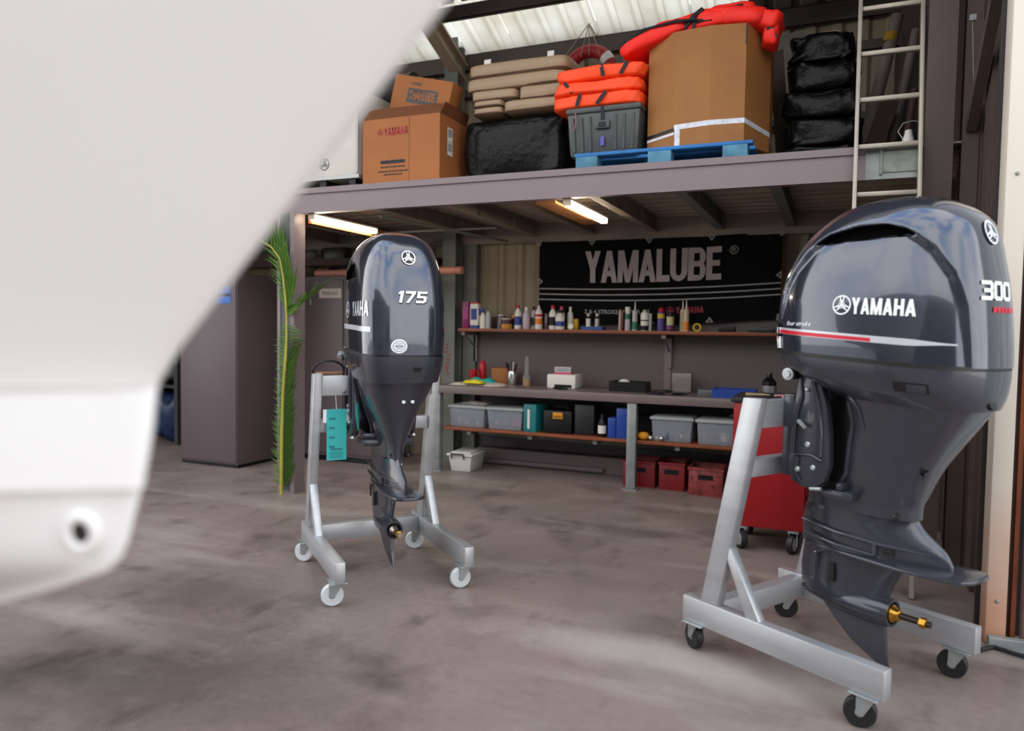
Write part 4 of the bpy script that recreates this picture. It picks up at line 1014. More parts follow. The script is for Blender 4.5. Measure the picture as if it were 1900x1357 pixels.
b = MB(); b.tube([(-1.42+.05*math.cos(i*.7)+i*.008, 6.2+.05*math.sin(i*.7), Z+.008+.001*i) for i in range(26)], .008, 8); simple('cable', BK, 'coil of black cable lying on the workbench', 'cable', b)
t = carton('clear_container', 'upright translucent container standing against the panel joint', 'container', -1.20, 6.55, Z, (.165, .10, .165), mat('frosted plastic', '#8a8283', .25, alpha=.75), 0, None, bevel=.008)
def pliers(label, x, y, z, rz_, m):
    t = thing('pliers', label, 'pliers', (x, y, z), rz_)
    b = MB(); b.tube([(-.09, -.03, .012), (-.02, -.006, .012), (.0, 0, .012), (.05, .006, .012)], [.008, .008, .009, .004], 8); b.build('handle', m, t)
    b = MB(); b.tube([(-.09, .03, .014), (-.02, .006, .014), (.0, 0, .014), (.05, -.006, .014)], [.008, .008, .009, .004], 8); b.build('handle', m, t)
pliers('black pliers lying in front of the translucent container', -1.12, 6.16, Z, .4, BK)
pliers('black pliers lying beside the coil of cable', -1.30, 6.10, Z, -.5, BK)
t = carton('carton', 'small dull grey box beside the blue parts tray', 'box', -.95, 6.28, Z, (.13, .10, .05), C_('dull grey box', '#55575a'))
t = thing('parts_tray', 'blue plastic tool tray near the red tool cabinet', 'tray', (-.72, 6.22, Z))
M_blue = C_('royal blue plastic', '#1c3f8f', rough=.3)
b = MB(); b.b2(-.16, .16, -.10, .10, 0, .01)
for s_ in (-1, 1): b.b2(s_*.16-.005, s_*.16+.005, -.10, .10, 0, .07); b.b2(-.16, .16, s_*.10-.005, s_*.10+.005, 0, .07)
b.build('tray_body', M_blue, t)
b = MB(); b.b2(-.07, -.06, -.10, .10, .01, .06); b.b2(.05, .06, -.10, .10, .01, .06); b.build('divider', M_blue, t)
t = ringed('oil_bottle', 'square black oil bottle with white print', 'bottle', -.47, 6.34, Z, [(.050, 0), (.055, .01), (.055, .13), (.03, .16), (.022, .165), (.022, .19)], BK, [(.0556, .04, .10, C_('grey white print', '#84868a'))], [([(.024, .19), (.024, .205)], C_('brown cap', '#4d4a3a'))], n=8)

# ---- on the lower shelf
Z = .415
M_bin = mat('clear bin plastic', '#a5aab4', .15, var=.03, alpha=.42)
M_lid = mat('bin lid', '#9a9d9b', .4, var=.05)
def clear_bin(label, x, y, w_, d_, h_, fill, seed, lidm=M_lid):
    t = thing('storage_bin', label, 'storage bin', (x, y, Z))
    a, c, e_ = w_/2*.92, d_/2*.92, h_*.88; A_, C__ = w_/2, d_/2; th = .004; b = MB()
    def ring(f, g, z): return [(-f, -g, z), (f, -g, z), (f, g, z), (-f, g, z)]
    b.loft([ring(a, c, 0), ring(A_, C__, e_), ring(A_-th, C__-th, e_), ring(a-th, c-th, th)]); b.build('tub', M_bin, t, bevel=.003)
    b = MB(); b.loft([ring(A_+.012, C__+.012, e_-.006), ring(A_+.012, C__+.012, e_+.016), ring(A_-.01, C__-.01, h_), ]); b.build('lid', lidm, t, bevel=.004)
    rnd = random.Random(seed)
    for i in range(14):
        mm = rnd.choice(fill); b = MB(); cx, cy = rnd.uniform(-a*.8, a*.8), rnd.uniform(-c*.9, c*.2); s_ = rnd.uniform(.025, .06)
        b.box((cx, cy, .008+s_*.5+rnd.uniform(0, .03)), (s_, s_*.8, s_), Matrix.Rotation(rnd.uniform(0, 3), 3, 'Z')); b.build('content', mm, t, bevel=.004)
    return t
clear_bin('clear lidded bin at the left end of the lower shelf', -3.085, 6.28, .36, .28, .205, [BW, C_('grey blue', '#5a6478'), LB, BK], 1)
b_ = cloth('papers', 'white papers lying on the leftmost clear bin', 'paper', -3.06, 6.30, Z+.205, .26, .18, .03, mat('white paper', '#c8c0b8', .8), 12)
clear_bin('second clear bin with pink and grey packets inside', -2.705, 6.28, .345, .28, .205, [BW, BR, C_('hot pink', '#d02a63'), LG, BK], 2)
t = carton('folder', 'teal plastic case with a white spine label', 'case', -2.44, 6.24, Z, (.125, .24, .245), TE, -.1)
b = MB(); b.b2(-.022, .0, -.1225, -.1202, .03, .20); b.build('spine_label', BW, t)
t = carton('battery_case', 'black case with a yellow and orange label', 'case', -2.205, 6.26, Z, (.265, .22, .20), BK, 0, None, bevel=.01)
b = MB(); b.b2(-.04, .05, -.1125, -.1105, .13, .185); b.build('case_label', C_('amber label', '#d9921c'), t)
b = MB(); b.b2(-.036, .046, -.1135, -.1127, .150, .156); b.b2(-.03, .04, -.1135, -.1127, .138, .144); b.build('label_print', BK, t)
b = MB(); b.tube([(-.06, 0, .2), (-.05, 0, .225), (.05, 0, .225), (.06, 0, .2)], .008, 8); b.build('handle', BK, t)
t = carton('tool_case', 'tall plain black case in the middle of the lower shelf', 'case', -1.965, 6.28, Z, (.175, .22, .265), C_('case black', '#161a19'), 0, None, bevel=.008)
bottle('small black bottle with a white label on the lower shelf', -1.80, 6.16, Z, .036, .19, BK, BK, BW)
t = carton('storage_case', 'small royal blue case beside the taller blue case', 'case', -1.705, 6.20, Z, (.065, .16, .17), M_blue)
t = carton('storage_case', 'tall royal blue case next to the bench leg', 'case', -1.610, 6.20, Z, (.11, .16, .255), M_blue)
b = MB(); b.ball((-1.435, 6.14, Z+.035), (.05, .04, .035)); simple('sponge', C_('orange sponge', '#d18a1c', rough=.8), 'orange yellow sponge beside the bench leg', 'sponge', b)
for i in range(3):
    b = MB(); b.ball((-1.375+i*.045, 6.14+.03*(i % 2), Z+.0225), .022); simple('steel_ball', M_chrome, ('shiny steel ball next to the orange sponge', 'shiny steel ball in the middle, a little further back', 'shiny steel ball nearest the clear bin')[i], 'fitting', b, 'steel fittings on the lower shelf')
clear_bin('clear bin right of the bench leg with dark contents', -1.205, 6.28, .335, .28, .21, [C_('grey blue', '#5a6478'), BK, LG], 4)
clear_bin('rightmost clear bin with a red tag and brown packets', -.845, 6.26, .305, .28, .21, [BR, C_('brown packet', '#7b5a35'), BW, GN], 5)

# ---- under the bench
M_dred = mat('dark red plastic', '#731219', .4, var=.1, scale=8)
def crate(label, x, y, w_, d_, h_, m, rz_=0):
    t = thing('crate', label, 'crate', (x, y, 0), rz_)
    b = MB(); b.b2(-w_/2, w_/2, -d_/2, d_/2, 0, .01)
    for s_ in (-1, 1): b.b2(s_*(w_/2-.005)-.005, s_*(w_/2-.005)+.005, -d_/2+.01, d_/2-.01, .01, h_); b.b2(-w_/2, w_/2, s_*(d_/2-.005)-.005, s_*(d_/2-.005)+.005, .01, h_)
    bo = b.build('body', m, t, bevel=.002)
    b = MB(); b.b2(-w_/2-.008, w_/2+.008, -d_/2-.008, -d_/2+.012, h_-.02, h_); b.b2(-w_/2-.008, w_/2+.008, d_/2-.012, d_/2+.008, h_-.02, h_); b.b2(-w_/2-.008, -w_/2+.012, -d_/2, d_/2, h_-.02, h_); b.b2(w_/2-.012, w_/2+.008, -d_/2, d_/2, h_-.02, h_); b.build('rim', m, t)
    b = MB(); b.b2(-.06, .06, -d_/2-.0025, -d_/2+.001, h_*.58, h_*.75); b.build('hand_hole', BK, t)
    return t
crate('dark red crate under the bench behind the leg', -1.485, 6.36, .27, .30, .225, M_dred)
crate('dark red crate in the middle under the bench', -1.205, 6.34, .21, .30, .235, M_dred)
t = crate('red and white patterned crate at the right under the bench', -.915, 6.24, .27, .28, .23, mat('red white print', '#7d3030', .5, var=.6, scale=16))
t = thing('storage_box', 'white plastic lidded box with a dark handle on the floor', 'storage box', (-3.145, 6.28, 0), .06)
b = MB(); b.loft([[(-.095, -.15, 0), (.095, -.15, 0), (.095, .15, 0), (-.095, .15, 0)], [(-.115, -.17, .145), (.115, -.17, .145), (.115, .17, .145), (-.115, .17, .145)]]); b.build('tub', mat('pale grey plastic', '#c4c3bd', .4, var=.03), t, bevel=.008)
b = MB(); b.b2(-.13, .13, -.185, .185, .145, .168); b.b2(-.10, .10, -.15, .15, .168, .182); b.build('lid', mat('pale grey plastic', '#c4c3bd', .4), t, bevel=.006)
b = MB(); b.tube([(-.075, -.183, .12), (-.078, -.195, .165), (.045, -.195, .165), (.048, -.183, .12)], .007, 8); b.build('handle', C_('maroon handle', '#2c1a1c'), t)

# ---- red tool cabinet on castors
tcb = thing('tool_cabinet', 'bright red rolling tool cabinet behind the large engine stand', 'tool cabinet', (-.34, 4.93, 0))
M_tred = mat('tool cabinet red', '#900a14', .35, var=.04)
b = MB(); b.b2(-.21, .21, -.23, .23, .145, .90); b.build('body', M_tred, tcb, bevel=.008)
b = MB(); b.b2(-.225, .225, -.245, .245, .90, .93); b.build('top_tray', C_('black rubber top', '#1a1b1c', rough=.6), tcb, bevel=.005)
b = MB(); b.tube([(-.212, -.15, .80), (-.235, -.15, .80), (-.235, .15, .80), (-.212, .15, .80)], .009, 8); b.build('push_handle', BK, tcb)
for k in range(4): b = MB(); b.b2(.21, .222, -.21, .21, .18+k*.18, .33+k*.18); dr = b.build('drawer', M_tred, tcb, bevel=.003); b = MB(); b.b2(.222, .232, -.16, .16, .305+k*.18, .318+k*.18); b.build('handle', LG, dr)
for (x, y) in ((-.15, -.19), (.15, -.19), (-.15, .17), (.15, .17)):
    b = MB(); b.b2(x-.03, x+.03, y-.03, y+.03, .13, .145); b.b2(x-.025, x-.020, y-.02, y+.02, .05, .13); b.b2(x+.020, x+.025, y-.02, y+.02, .05, .13)
    cs = b.build('caster', M_zinc, tcb)
    an = R(35 if x < 0 else -20); ax = (math.cos(an), math.sin(an), 0)
    b = MB(); b.lathe([(.035, -.016), (.060, -.016), (.062, 0), (.060, .016), (.035, .016)], (x, y, .062), ax, 22); b.build('wheel', M_rubber, cs)
    b = MB(); b.lathe([(.010, -.021), (.042, -.017), (.042, .017), (.010, .021)], (x, y, .062), ax, 16); b.build('wheel_hub', C_('wheel grey', '#8a8a88'), cs)
b = MB(); b.tube([(-.20, 4.80, .944), (-.06+-.1, 4.86, .946)], [.010, .004], 8); simple('screwdriver', YE, 'yellow handled screwdriver on the red tool cabinet', 'screwdriver', b)
pliers('pink handled pliers on the red tool cabinet', -.24, 4.82, .93, .9, C_('dusty pink grip', '#b98088'))
pliers('bronze handled pliers at the edge of the red tool cabinet', -.40, 4.80, .93, .1, C_('bronze grip', '#8d7658'))
# ================================================================== STORES ON THE MEZZANINE
DZ = 2.386
def superq(c, r, e=.35, n=36, m_=18, amp=0.0, fr=9.0, seed=0, rot=None, bend=0.0):
    """rounded block with optional crumple"""
    rnd = random.Random(seed); ph = [rnd.uniform(0, 6.28) for _ in range(6)]
    def p(x, ex): return math.copysign(abs(x)**ex, x)
    b = MB(); rings = []; c = Vector(c)
    for i in range(m_+1):
        f = -PI/2+PI*i/m_; ring = []
        for j in range(n):
            t = 2*PI*j/n; cf = max(1e-4, math.cos(f))
            v = Vector((r[0]*p(cf, e)*p(math.cos(t), e), r[1]*p(cf, e)*p(math.sin(t), e), r[2]*p(math.sin(f), e)))
            if amp:
                d = math.sin(v.x*fr+ph[0]+2*math.sin(v.z*fr*.8+ph[1]))+math.sin(v.z*fr*1.7+ph[2]+1.5*math.sin(v.x*fr*.6))+.6*math.sin((v.x+v.z)*fr*2.3+ph[3])+.4*math.sin((v.x-v.z+v.y)*fr*4.1+ph[4])
                v += v.normalized()*amp*d
                q3 = v*fr*.55+Vector((seed, 0, 0)); v += v.normalized()*amp*(2.2*mnoise.noise(q3)+1.3*abs(mnoise.noise(q3*2.7))-.6*abs(mnoise.noise(q3*5.5)))
            if bend: v.z += bend*(v.x/r[0])**2
            if rot is not None: v = rot @ v
            ring.append(c+v)
        rings.append(ring)
    b.loft(rings); return b
M_card = mat('cardboard', '#956330', .7, var=.07, scale=4, bump=.02)
M_card2 = mat('orange brown cardboard', '#9b5d2c', .7, var=.07, scale=4, bump=.02)
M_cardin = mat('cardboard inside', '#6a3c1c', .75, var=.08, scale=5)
M_wrap = mat('black wrapping film', '#070807', .36, var=.3, scale=6, bump=.8, bscale=22, spec=.22)
M_beige = mat('beige vinyl cushion', '#9c8469', .5, var=.06, scale=4, bump=.02)
M_org = mat('orange life jacket', '#ff4a12', .6, var=.06, scale=10, bump=.15, bscale=25)
M_redj = mat('red orange life jacket', '#f5210f', .6, var=.08, scale=10, bump=.15, bscale=25)
M_strap = mat('black webbing', '#16171c', .7)

# white case with round emblem
t = thing('transport_case', 'white case with a round black emblem at the mezzanine edge', 'case', (-3.80, 5.20, DZ))
b = MB(); b.b2(-.36, .345, -.25, .25, .125, .80); b.build('body', mat('off white case', '#c9c4bb', .45, var=.03), t, bevel=.012)
b = MB(); b.b2(-.37, .355, -.26, .26, .10, .125); b.build('base_rim', LG, t)
for x in (-.30, 0, .28):
    b = MB(); b.b2(x-.03, x+.03, -.24, .24, 0, .10); b.build('runner', BK, t)
b = MB(); b.tube([(.335, -.252, .14), (.335, -.252, .78)], .012, 8); b.build('edge_trim', LG, t)
b = MB(); quads_mesh(b, fork_logo(.048), lambda x, y: (.02+x, -.2515, .225+y), 1); b.build('fork_emblem', BK, t)

# open cardboard box with red and black print
bx = thing('cardboard_box', 'open orange brown cardboard box with red YAMAHA print', 'cardboard box', (-3.045, 5.12, DZ))
b = MB(); b.b2(-.335, .335, -.22, -.212, 0, .515); b.b2(-.335, .335, .212, .22, 0, .515); b.b2(-.335, -.327, -.212, .212, 0, .515); b.b2(.327, .335, -.212, .212, 0, .515); b.b2(-.327, .327, -.212, .212, 0, .008); b.build('body', M_card2, bx)
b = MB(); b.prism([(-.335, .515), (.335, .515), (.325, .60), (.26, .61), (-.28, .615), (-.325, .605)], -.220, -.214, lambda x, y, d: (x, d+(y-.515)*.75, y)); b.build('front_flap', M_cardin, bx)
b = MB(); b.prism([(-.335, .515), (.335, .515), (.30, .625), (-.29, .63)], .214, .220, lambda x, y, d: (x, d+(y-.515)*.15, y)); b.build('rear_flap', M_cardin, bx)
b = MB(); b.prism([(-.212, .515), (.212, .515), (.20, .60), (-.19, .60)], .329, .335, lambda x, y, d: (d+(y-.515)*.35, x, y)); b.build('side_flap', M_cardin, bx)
b = MB(); b.b2(.075, .078, -.2215, -.2202, 0, .515); b.build('panel_seam', M_cardin, bx)
b = MB(); q, wd = word('YAMAHA', .058, .80, .08); quads_mesh(b, q, lambda x, y: (-.145+x, -.2212, .385+y), 1); quads_mesh(b, fork_logo(.026), lambda x, y: (-.178+x, -.2212, .413+y), 1); b.build('brand_print', mat('dark red box print', '#93101f', .6), bx)
b = MB(); b.b2(-.175, .04, -.2215, -.2205, .175, .20); b.build('print_bar', BK, bx)
b = MB(); rr_ = random.Random(2)
for x0, x1, z in ((-.175, .045, .145), (-.195, .07, .112), (-.145, .02, .088)):
    x = x0
    while x < x1:
        w_ = rr_.uniform(.012, .034); b.b2(x, min(x+w_, x1), -.2214, -.2206, z, z+.010); x += w_+.006
b.build('small_print', BK, bx)
for z0, z1 in ((.34, .44), (.235, .335)):
    b = MB(); b.b2(.3352, .3362, -.10, -.02, z0, z1); lb = b.build('shipping_label', BW, bx)
    b = MB()
    for k in range(7): b.b2(.3363, .3368, -.09+k*.009, -.086+k*.009, z0+.03, z1-.01)
    b.build('barcode', BK, lb)
ca = R(-13)
yb = thing('cardboard_box', 'smaller tilted cardboard box with dark YAMALUBE label', 'cardboard box', (-3.03, 5.19, DZ+.565)); yb.rotation_euler = (0, R(13.5), 0)
b = MB(); b.b2(-.26, .26, -.09, .09, .03, .30); b.build('body', M_card2, yb, bevel=.004)
b = MB(); b.b2(-.12, .15, -.0915, -.0902, .10, .21); lb = b.build('dark_label', C_('slate label', '#23262a'), yb)
b = MB(); q, wd = word('YAMALUBE', .07, .60, .05); quads_mesh(b, q, lambda x, y: (-.105+x, -.0920, .125+y), 1); b.build('label_lettering', M_card2, lb)
b = MB(); q, wd = word('YAMAHA', .022, .9, .1); quads_mesh(b, q, lambda x, y: (-.10+x, -.0920, .235+y), 1); b.build('brand_print', C_('brown print', '#5b3a22'), yb)
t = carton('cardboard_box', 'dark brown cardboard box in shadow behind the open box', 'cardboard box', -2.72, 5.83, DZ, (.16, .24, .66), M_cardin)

# black film wrapped bundle and cushions on it
b = superq((-2.22, 5.38, DZ+.25), (.405, .28, .240), .22, 96, 48, .010, 13, 3); b.v = [(x, y, max(z, DZ)) for x, y, z in b.v]
wbd = simple('wrapped_bundle', M_wrap, 'large bundle wrapped in black film under the beige cushions', 'bundle', b, smooth=60)
cush = [(-2.61, -1.81, 3.195, 3.295, 5.38, 'top beige cushion of the stack'), (-2.62, -1.82, 3.095, 3.195, 5.38, 'long beige cushion second from the top of the stack'),
        (-2.56, -2.19, 3.015, 3.092, 5.36, 'short beige cushion on the left under the long ones'), (-2.18, -1.83, 2.99, 3.092, 5.36, 'short wedge beige cushion on the right under the long ones'),
        (-2.54, -2.30, 2.965, 3.014, 5.34, 'thin beige cushion folded at the left of the stack'), (-2.54, -2.30, 2.91, 2.962, 5.34, 'lowest thin beige cushion at the left on the black bundle'),
        (-2.285, -1.835, 2.905, 2.988, 5.33, 'plain beige cushion with square edge on the black bundle')]
for x0, x1, z0, z1, y, lb in cush:
    t = thing('boat_cushion', lb, 'cushion', ((x0+x1)/2, y, z0), 0, 'boat cushions on the mezzanine'); h = z1-z0
    b = superq((0, 0, h/2), ((x1-x0)/2, .26, h/2), .22, 40, 14, .003, 8, int(x0*100)); b.build('pad', M_beige, t, smooth=60)
    X_, Y_ = (x1-x0)/2-.006, .254; pts = []
    for k in range(40):
        a = 2*PI*k/40; pts.append((X_*math.copysign(abs(math.cos(a))**.22, math.cos(a)), Y_*math.copysign(abs(math.sin(a))**.22, math.sin(a)), h*.12))
    b = MB(); b.tube(pts, .006, 6, closed=True); b.build('piping', C_('brown piping', '#5a4038'), t)
for i, (x, z, w_, lb) in enumerate(((-2.50, 3.295, .055, 'small white tag standing on the left of the top cushion'), (-1.99, 3.295, .05, 'small white tag standing on the right of the top cushion'))):
    b = MB(); b.b2(x, x+w_, 5.20, 5.206, z-.003, z+.055); simple('paper_tag', BW, lb, 'tag', b)

# pallet
t = thing('pallet', 'blue painted wooden pallet at the mezzanine edge', 'pallet', (-1.075, 5.25, DZ))
M_pal = mat('blue pallet paint', '#1369ad', .55, var=.2, scale=6)
M_palb = mat('worn blue pallet block', '#4a7d96', .7, var=.35, scale=10)
for y in (-.38, -.19, 0, .19, .38):
    b = MB(); b.b2(-.575, .575, y-.05 if y != -.38 else -.40, y+.05, .098, .120); b.build('deck_board', M_pal, t, bevel=.002)
for x in (-.49, 0, .47):
    for y in (-.34, 0, .34):
        b = MB(); b.b2(x-.075, x+.075, y-.06, y+.05, .02, .098); b.build('block', M_palb, t, bevel=.003)
    b = MB(); b.b2(x-.06, x+.06, -.38, .42, 0, .02); b.build('bottom_board', M_pal, t)
PT = DZ+.1205
# octagonal bulk box
octp = [(-1.215, 5.40), (-1.195, 5.02), (-1.00, 4.93), (-.775, 4.905), (-.565, 4.945), (-.44, 5.25), (-.45, 5.60), (-.80, 5.66), (-1.10, 5.62)]
oc = Vector((-.83, 5.28)); t = thing('bulk_box', 'big many sided cardboard bulk box on the blue pallet', 'cardboard box', (oc.x, oc.y, PT))
H_ = .745; P_ = [(x-oc.x, y-oc.y) for x, y in octp]
def inset(k): return [(x*k, y*k) for x, y in P_]
b = MB(); b.loft([[(x, y, 0) for x, y in P_], [(x, y, H_) for x, y in P_], [(x, y, H_) for x, y in inset(.975)], [(x, y, .02) for x, y in inset(.975)]]); b.build('wall', M_card, t, smooth=0)
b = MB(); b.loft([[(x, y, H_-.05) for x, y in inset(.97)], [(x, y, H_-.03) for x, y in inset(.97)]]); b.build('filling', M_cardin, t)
def band(mb, i0, i1, zf, w_, off=1.004):
    for i in range(i0, i1):
        (xa, ya), (xb, yb) = P_[i], P_[i+1]
        za, zb = zf(i), zf(i+1)
        mb.add([(xa*off, ya*off, za), (xb*off, yb*off, zb), (xb*off, yb*off, zb+w_), (xa*off, ya*off, za+w_)], [(0, 1, 2, 3)])
M_tape = mat('printed white tape', '#cfd2da', .35, var=.18, scale=30)
b = MB(); band(b, 2, 6, lambda i: (.0, .0, .12, .125, .13, .10, .10)[i], .032); b.build('tape_band', M_tape, t, smooth=0)
b = MB(); band(b, 1, 2, lambda i: .07+.02*(i-1), .016); b.build('tape_band', M_tape, t, smooth=0)
b = MB(); band(b, 1, 2, lambda i: .092+.02*(i-1), .022, 1.003); b.build('dark_gap', BK, t, smooth=0)
for (i, f, z0, z1, w_) in ((2, .02, .0, .13, .035), (5, .25, -.0, .18, .022)):
    (xa, ya), (xb, yb) = P_[i], P_[i+1]; d = Vector((xb-xa, yb-ya)); d_ = d.normalized()
    p = Vector((xa, ya))+d*f; q_ = p+d_*w_
    b = MB(); b.add([(p.x*1.005, p.y*1.005, z0), (q_.x*1.005, q_.y*1.005, z0), (q_.x*1.005, q_.y*1.005, z1), (p.x*1.005, p.y*1.005, z1)], [(0, 1, 2, 3)]); b.build('tape_strip', M_tape, t, smooth=0)
b = MB(); (xa, ya) = P_[4]; b.b2(xa-.004, xa+.004, ya-.004, ya+.0, H_-.13, H_); b.build('corner_slit', BK, t)
# life jackets heaped on the bulk box
def jacket(name, label, pieces, straps, m, base, group):
    t = thing(name, label, 'life jacket', base, 0, group)
    for i, (c, r, ry) in enumerate(pieces):
        b = superq(c, r, .45, 32, 14, .006, 16, i+int(base[0]*50), Matrix.Rotation(ry, 3, 'Y')); b.build('float_panel', m, t, smooth=60)
    for pts, w_ in straps:
        b = MB()
        for p, q_ in zip(pts, pts[1:]): b.bar(p, q_, w_, .006, (0, -1, .4))
        b.build('strap', M_strap, t)
    return t
ZB = PT+H_
jacket('life_jacket', 'red life jacket drooping over the left edge of the bulk box', [((-.14, 0, -.01), (.24, .17, .05), -.30), ((.05, .02, .065), (.20, .16, .05), -.12)], [([(-.37, -.10, -.03), (-.20, -.175, .03), (.0, -.175, .055), (.15, -.165, .055)], .018), ([(-.36, -.12, -.10), (-.36, -.12, -.2)], .03)], M_redj, (-1.02, 5.10, ZB+.01), 'red life jackets on the bulk box')
jacket('life_jacket', 'red life jacket lying on top in the middle of the bulk box', [((-.02, 0, .06), (.20, .20, .065), -.10), ((.12, .03, .12), (.16, .17, .055), -.03)], [([(-.16, -.19, .02), (-.10, -.21, .08), (-.04, -.19, .13)], .03), ([(-.22, -.19, .08), (-.08, -.205, .05), (.02, -.20, .05)], .022), ([(-.09, -.205, .04), (-.105, -.21, -.04), (-.10, -.21, -.12)], .020), ([(.02, -.15, .12), (.20, -.14, .135)], .025)], M_redj, (-.80, 5.15, ZB+.005), 'red life jackets on the bulk box')
jacket('life_jacket', 'red life jacket sliding off the right side of the bulk box', [((-.06, 0, .06), (.20, .20, .07), .08), ((.13, -.02, .03), (.10, .16, .065), .30), ((.175, -.06, -.06), (.045, .09, .07), .2)], [([(.165, -.155, -.03), (.195, -.14, -.11)], .045)], M_redj, (-.60, 5.15, ZB+.01), 'red life jackets on the bulk box')

# dark tote with life jackets stacked on it
t = thing('tote', 'dark grey plastic tote with moulded ribs on the blue pallet', 'storage box', (-1.48, 5.14, PT))
M_tote = mat('dark grey green plastic', '#414543', .45, var=.08, scale=8)
b = MB(); b.loft([[(-.235, -.19, 0), (.235, -.19, 0), (.235, .19, 0), (-.235, .19, 0)], [(-.255, -.21, .295), (.255, -.21, .295), (.255, .21, .295), (-.255, .21, .295)]]); b.build('tub', M_tote, t, bevel=.015)
b = MB(); b.b2(-.262, .262, -.222, .222, .285, .325); b.build('lid', M_tote, t, bevel=.012)
for k in range(8):
    x = -.20+k*.057
    if abs(x) < .05: continue
    b = MB(); b.bar((x, -.194, .03), (x*1.06, -.212, .26), .014, .012, (0, -1, 0)); b.build('rib', M_tote, t)
b = MB(); b.box((0, -.215, .20), (.10, .02, .055)); lt = b.build('latch', M_tote, t, bevel=.006)
b = MB(); b.box((0, -.228, .20), (.05, .006, .03)); b.build('latch_window', BK, lt)
b = MB(); b.bar((0, -.222, .32), (-.005, -.212, .17), .022, .005, (0, -1, 0)); b.build('strap', M_strap, t)
b = MB(); b.tube([(-.19, -.224, .29), (-.185, -.226, .23), (-.20, -.222, .17)], .004, 6); b.build('cord', C_('pink cord', '#9b5a6a'), t)
b = MB(); b.box((0, -.212, .09), (.025, .008, .06)); b.build('blue_tab', C_('violet tab', '#4b4aa0'), t)
TZ = PT+.325
for i, (x0, x1, z, h, st, lb) in enumerate(((-1.86, -1.22, TZ, .095, ((.08, .02), (-.10, -.12)), 'orange life jacket at the bottom of the stack on the dark tote'),
        (-1.85, -1.22, TZ+.093, .090, ((-.22, -.16),), 'orange life jacket in the middle of the stack on the dark tote'),
        (-1.82, -1.21, TZ+.181, .095, ((.02, .035), (.20, .155)), 'orange life jacket on top of the stack on the dark tote'))):
    t = thing('life_jacket', lb, 'life jacket', ((x0+x1)/2, 5.12, z), 0, 'orange life jackets on the tote')
    b = superq((0, 0, h/2), ((x1-x0)/2, .20, h/2), .30, 60, 24, .006, 17, 20+i); b.build('float_panel', M_org, t, smooth=60)
    for (u, v) in st:
        b = MB(); b.bar((u, -.206, h*.95), (v, -.210, h*.12), .024, .006, (0, -1, 0)); b.build('strap', M_strap, t)

# pieces behind
t = thing('tank', 'tall cream plastic tank behind the orange life jackets', 'tank', (-1.55, 5.83, DZ))
b = MB(); b.b2(-.19, .19, -.14, .14, 0, .94); b.build('body', mat('cream plastic', '#b3a184', .5), t, bevel=.04, seg=4)
b = MB(); b.tube([(.06*math.cos(a)+.03, -.05+.04*math.sin(a), .95+.012*math.sin(3*a)) for a in [2*PI*i/24 for i in range(24)]], .014, 8, closed=True); b.v = [(x-1.55, y+5.83, z+DZ+.004) for x, y, z in b.v]; simple('rope_coil', C_('yellow rope', '#e0a51c', rough=.8), 'yellow rope coil lying on the cream tank', 'rope', b)
lb_ = thing('lifebuoy', 'red and white lifebuoy hanging by cords under the roof', 'lifebuoy', (-2.09, 6.50, 3.40))
cz, RR, rr = .20, .205, .058
b = MB(); b.tube([(RR*math.cos(a), 0, cz+RR*math.sin(a)) for a in [2*PI*i/40 for i in range(40)]], rr, 14, closed=True); ring = b.build('ring', mat('lifebuoy red', '#a0141c', .5, var=.1), lb_)
for a0 in (35, 145, 215, 325):
    b = MB(); b.tube([(RR*math.cos(R(a0+d)), 0, cz+RR*math.sin(R(a0+d))) for d in (-9, -4, 0, 4, 9)], rr+.003, 14, cap=False); b.build('white_band', BW, ring)
for x in (-.22, -.06, .02, .12):
    b = MB(); b.tube([(0, -.02, cz+.44), (x, -.065, cz+RR*.7)], .004, 6); b.build('cord', C_('pale cord', '#9b8a80'), lb_)
b = MB(); b.tube([(0, -.02, cz+.44), (0, .24, cz+.40), (0, .25, cz+.50)], .005, 6); b.build('hook', M_galv, lb_)
for i in range(5):
    z = DZ+i*.185; w_ = (.25, .245, .235, .21, .20)[i]
    b = superq((-.14+.012*(i % 2), 5.66, z+.094), (w_, .24, .098), .30, 88, 36, .010, 20, 40+i)
    b.v = [(x, y, max(z+.001, min(zz, z+.184))) for x, y, zz in b.v]
    simple('wrapped_bundle', M_wrap, ('lowest', 'second lowest', 'middle', 'second highest', 'topmost')[i]+' black film bundle in the stack beside the ladder', 'bundle', b, 'black film bundles by the ladder', smooth=60)
t = carton('cardboard_box', 'small pale box on top of the black bundle stack', 'cardboard box', -.10, 5.62, DZ+.926, (.12, .12, .05), mat('pale card', '#8a7560', .7))
def leaning(name, label, cat, p0, p1, wd, th, m, up=(0, -1, 0)):
    b = MB(); b.bar(p0, p1, wd, th, up); return simple(name, m, label, cat, b)
leaning('board', 'dark brown board standing beside the bulk box', 'board', (-.37, 5.90, DZ+.02), (-.47, 6.0, 3.42), .10, .03, mat('dark brown board', '#33231d', .7))
leaning('board', 'pale grey board leaning behind the black bundles', 'board', (-.20, 6.45, DZ+.02), (-.42, 6.55, 3.74), .24, .02, mat('pale grey board', '#6f6860', .6))
M_pvc = mat('dusty grey pipe', '#75695f', .6, var=.12, scale=5)
b = MB(); b.tube([(.10, 6.10, DZ+.046), (.345, 6.25, 3.66)], .045, 16); pp = simple('pipe', M_pvc, 'thick grey pipe leaning at the right with yellow tape', 'pipe', b)
b = MB(); d = Vector((.245, .15, 1.228)).normalized(); p0 = Vector((-.1225, -.075, 0)); b.tube([p0+d*(1.02)+Vector((0, 0, .046)), p0+d*1.09+Vector((0, 0, .046))], .047, 16, cap=False); b.build('tape_band', C_('mustard tape', '#a8801c'), pp)
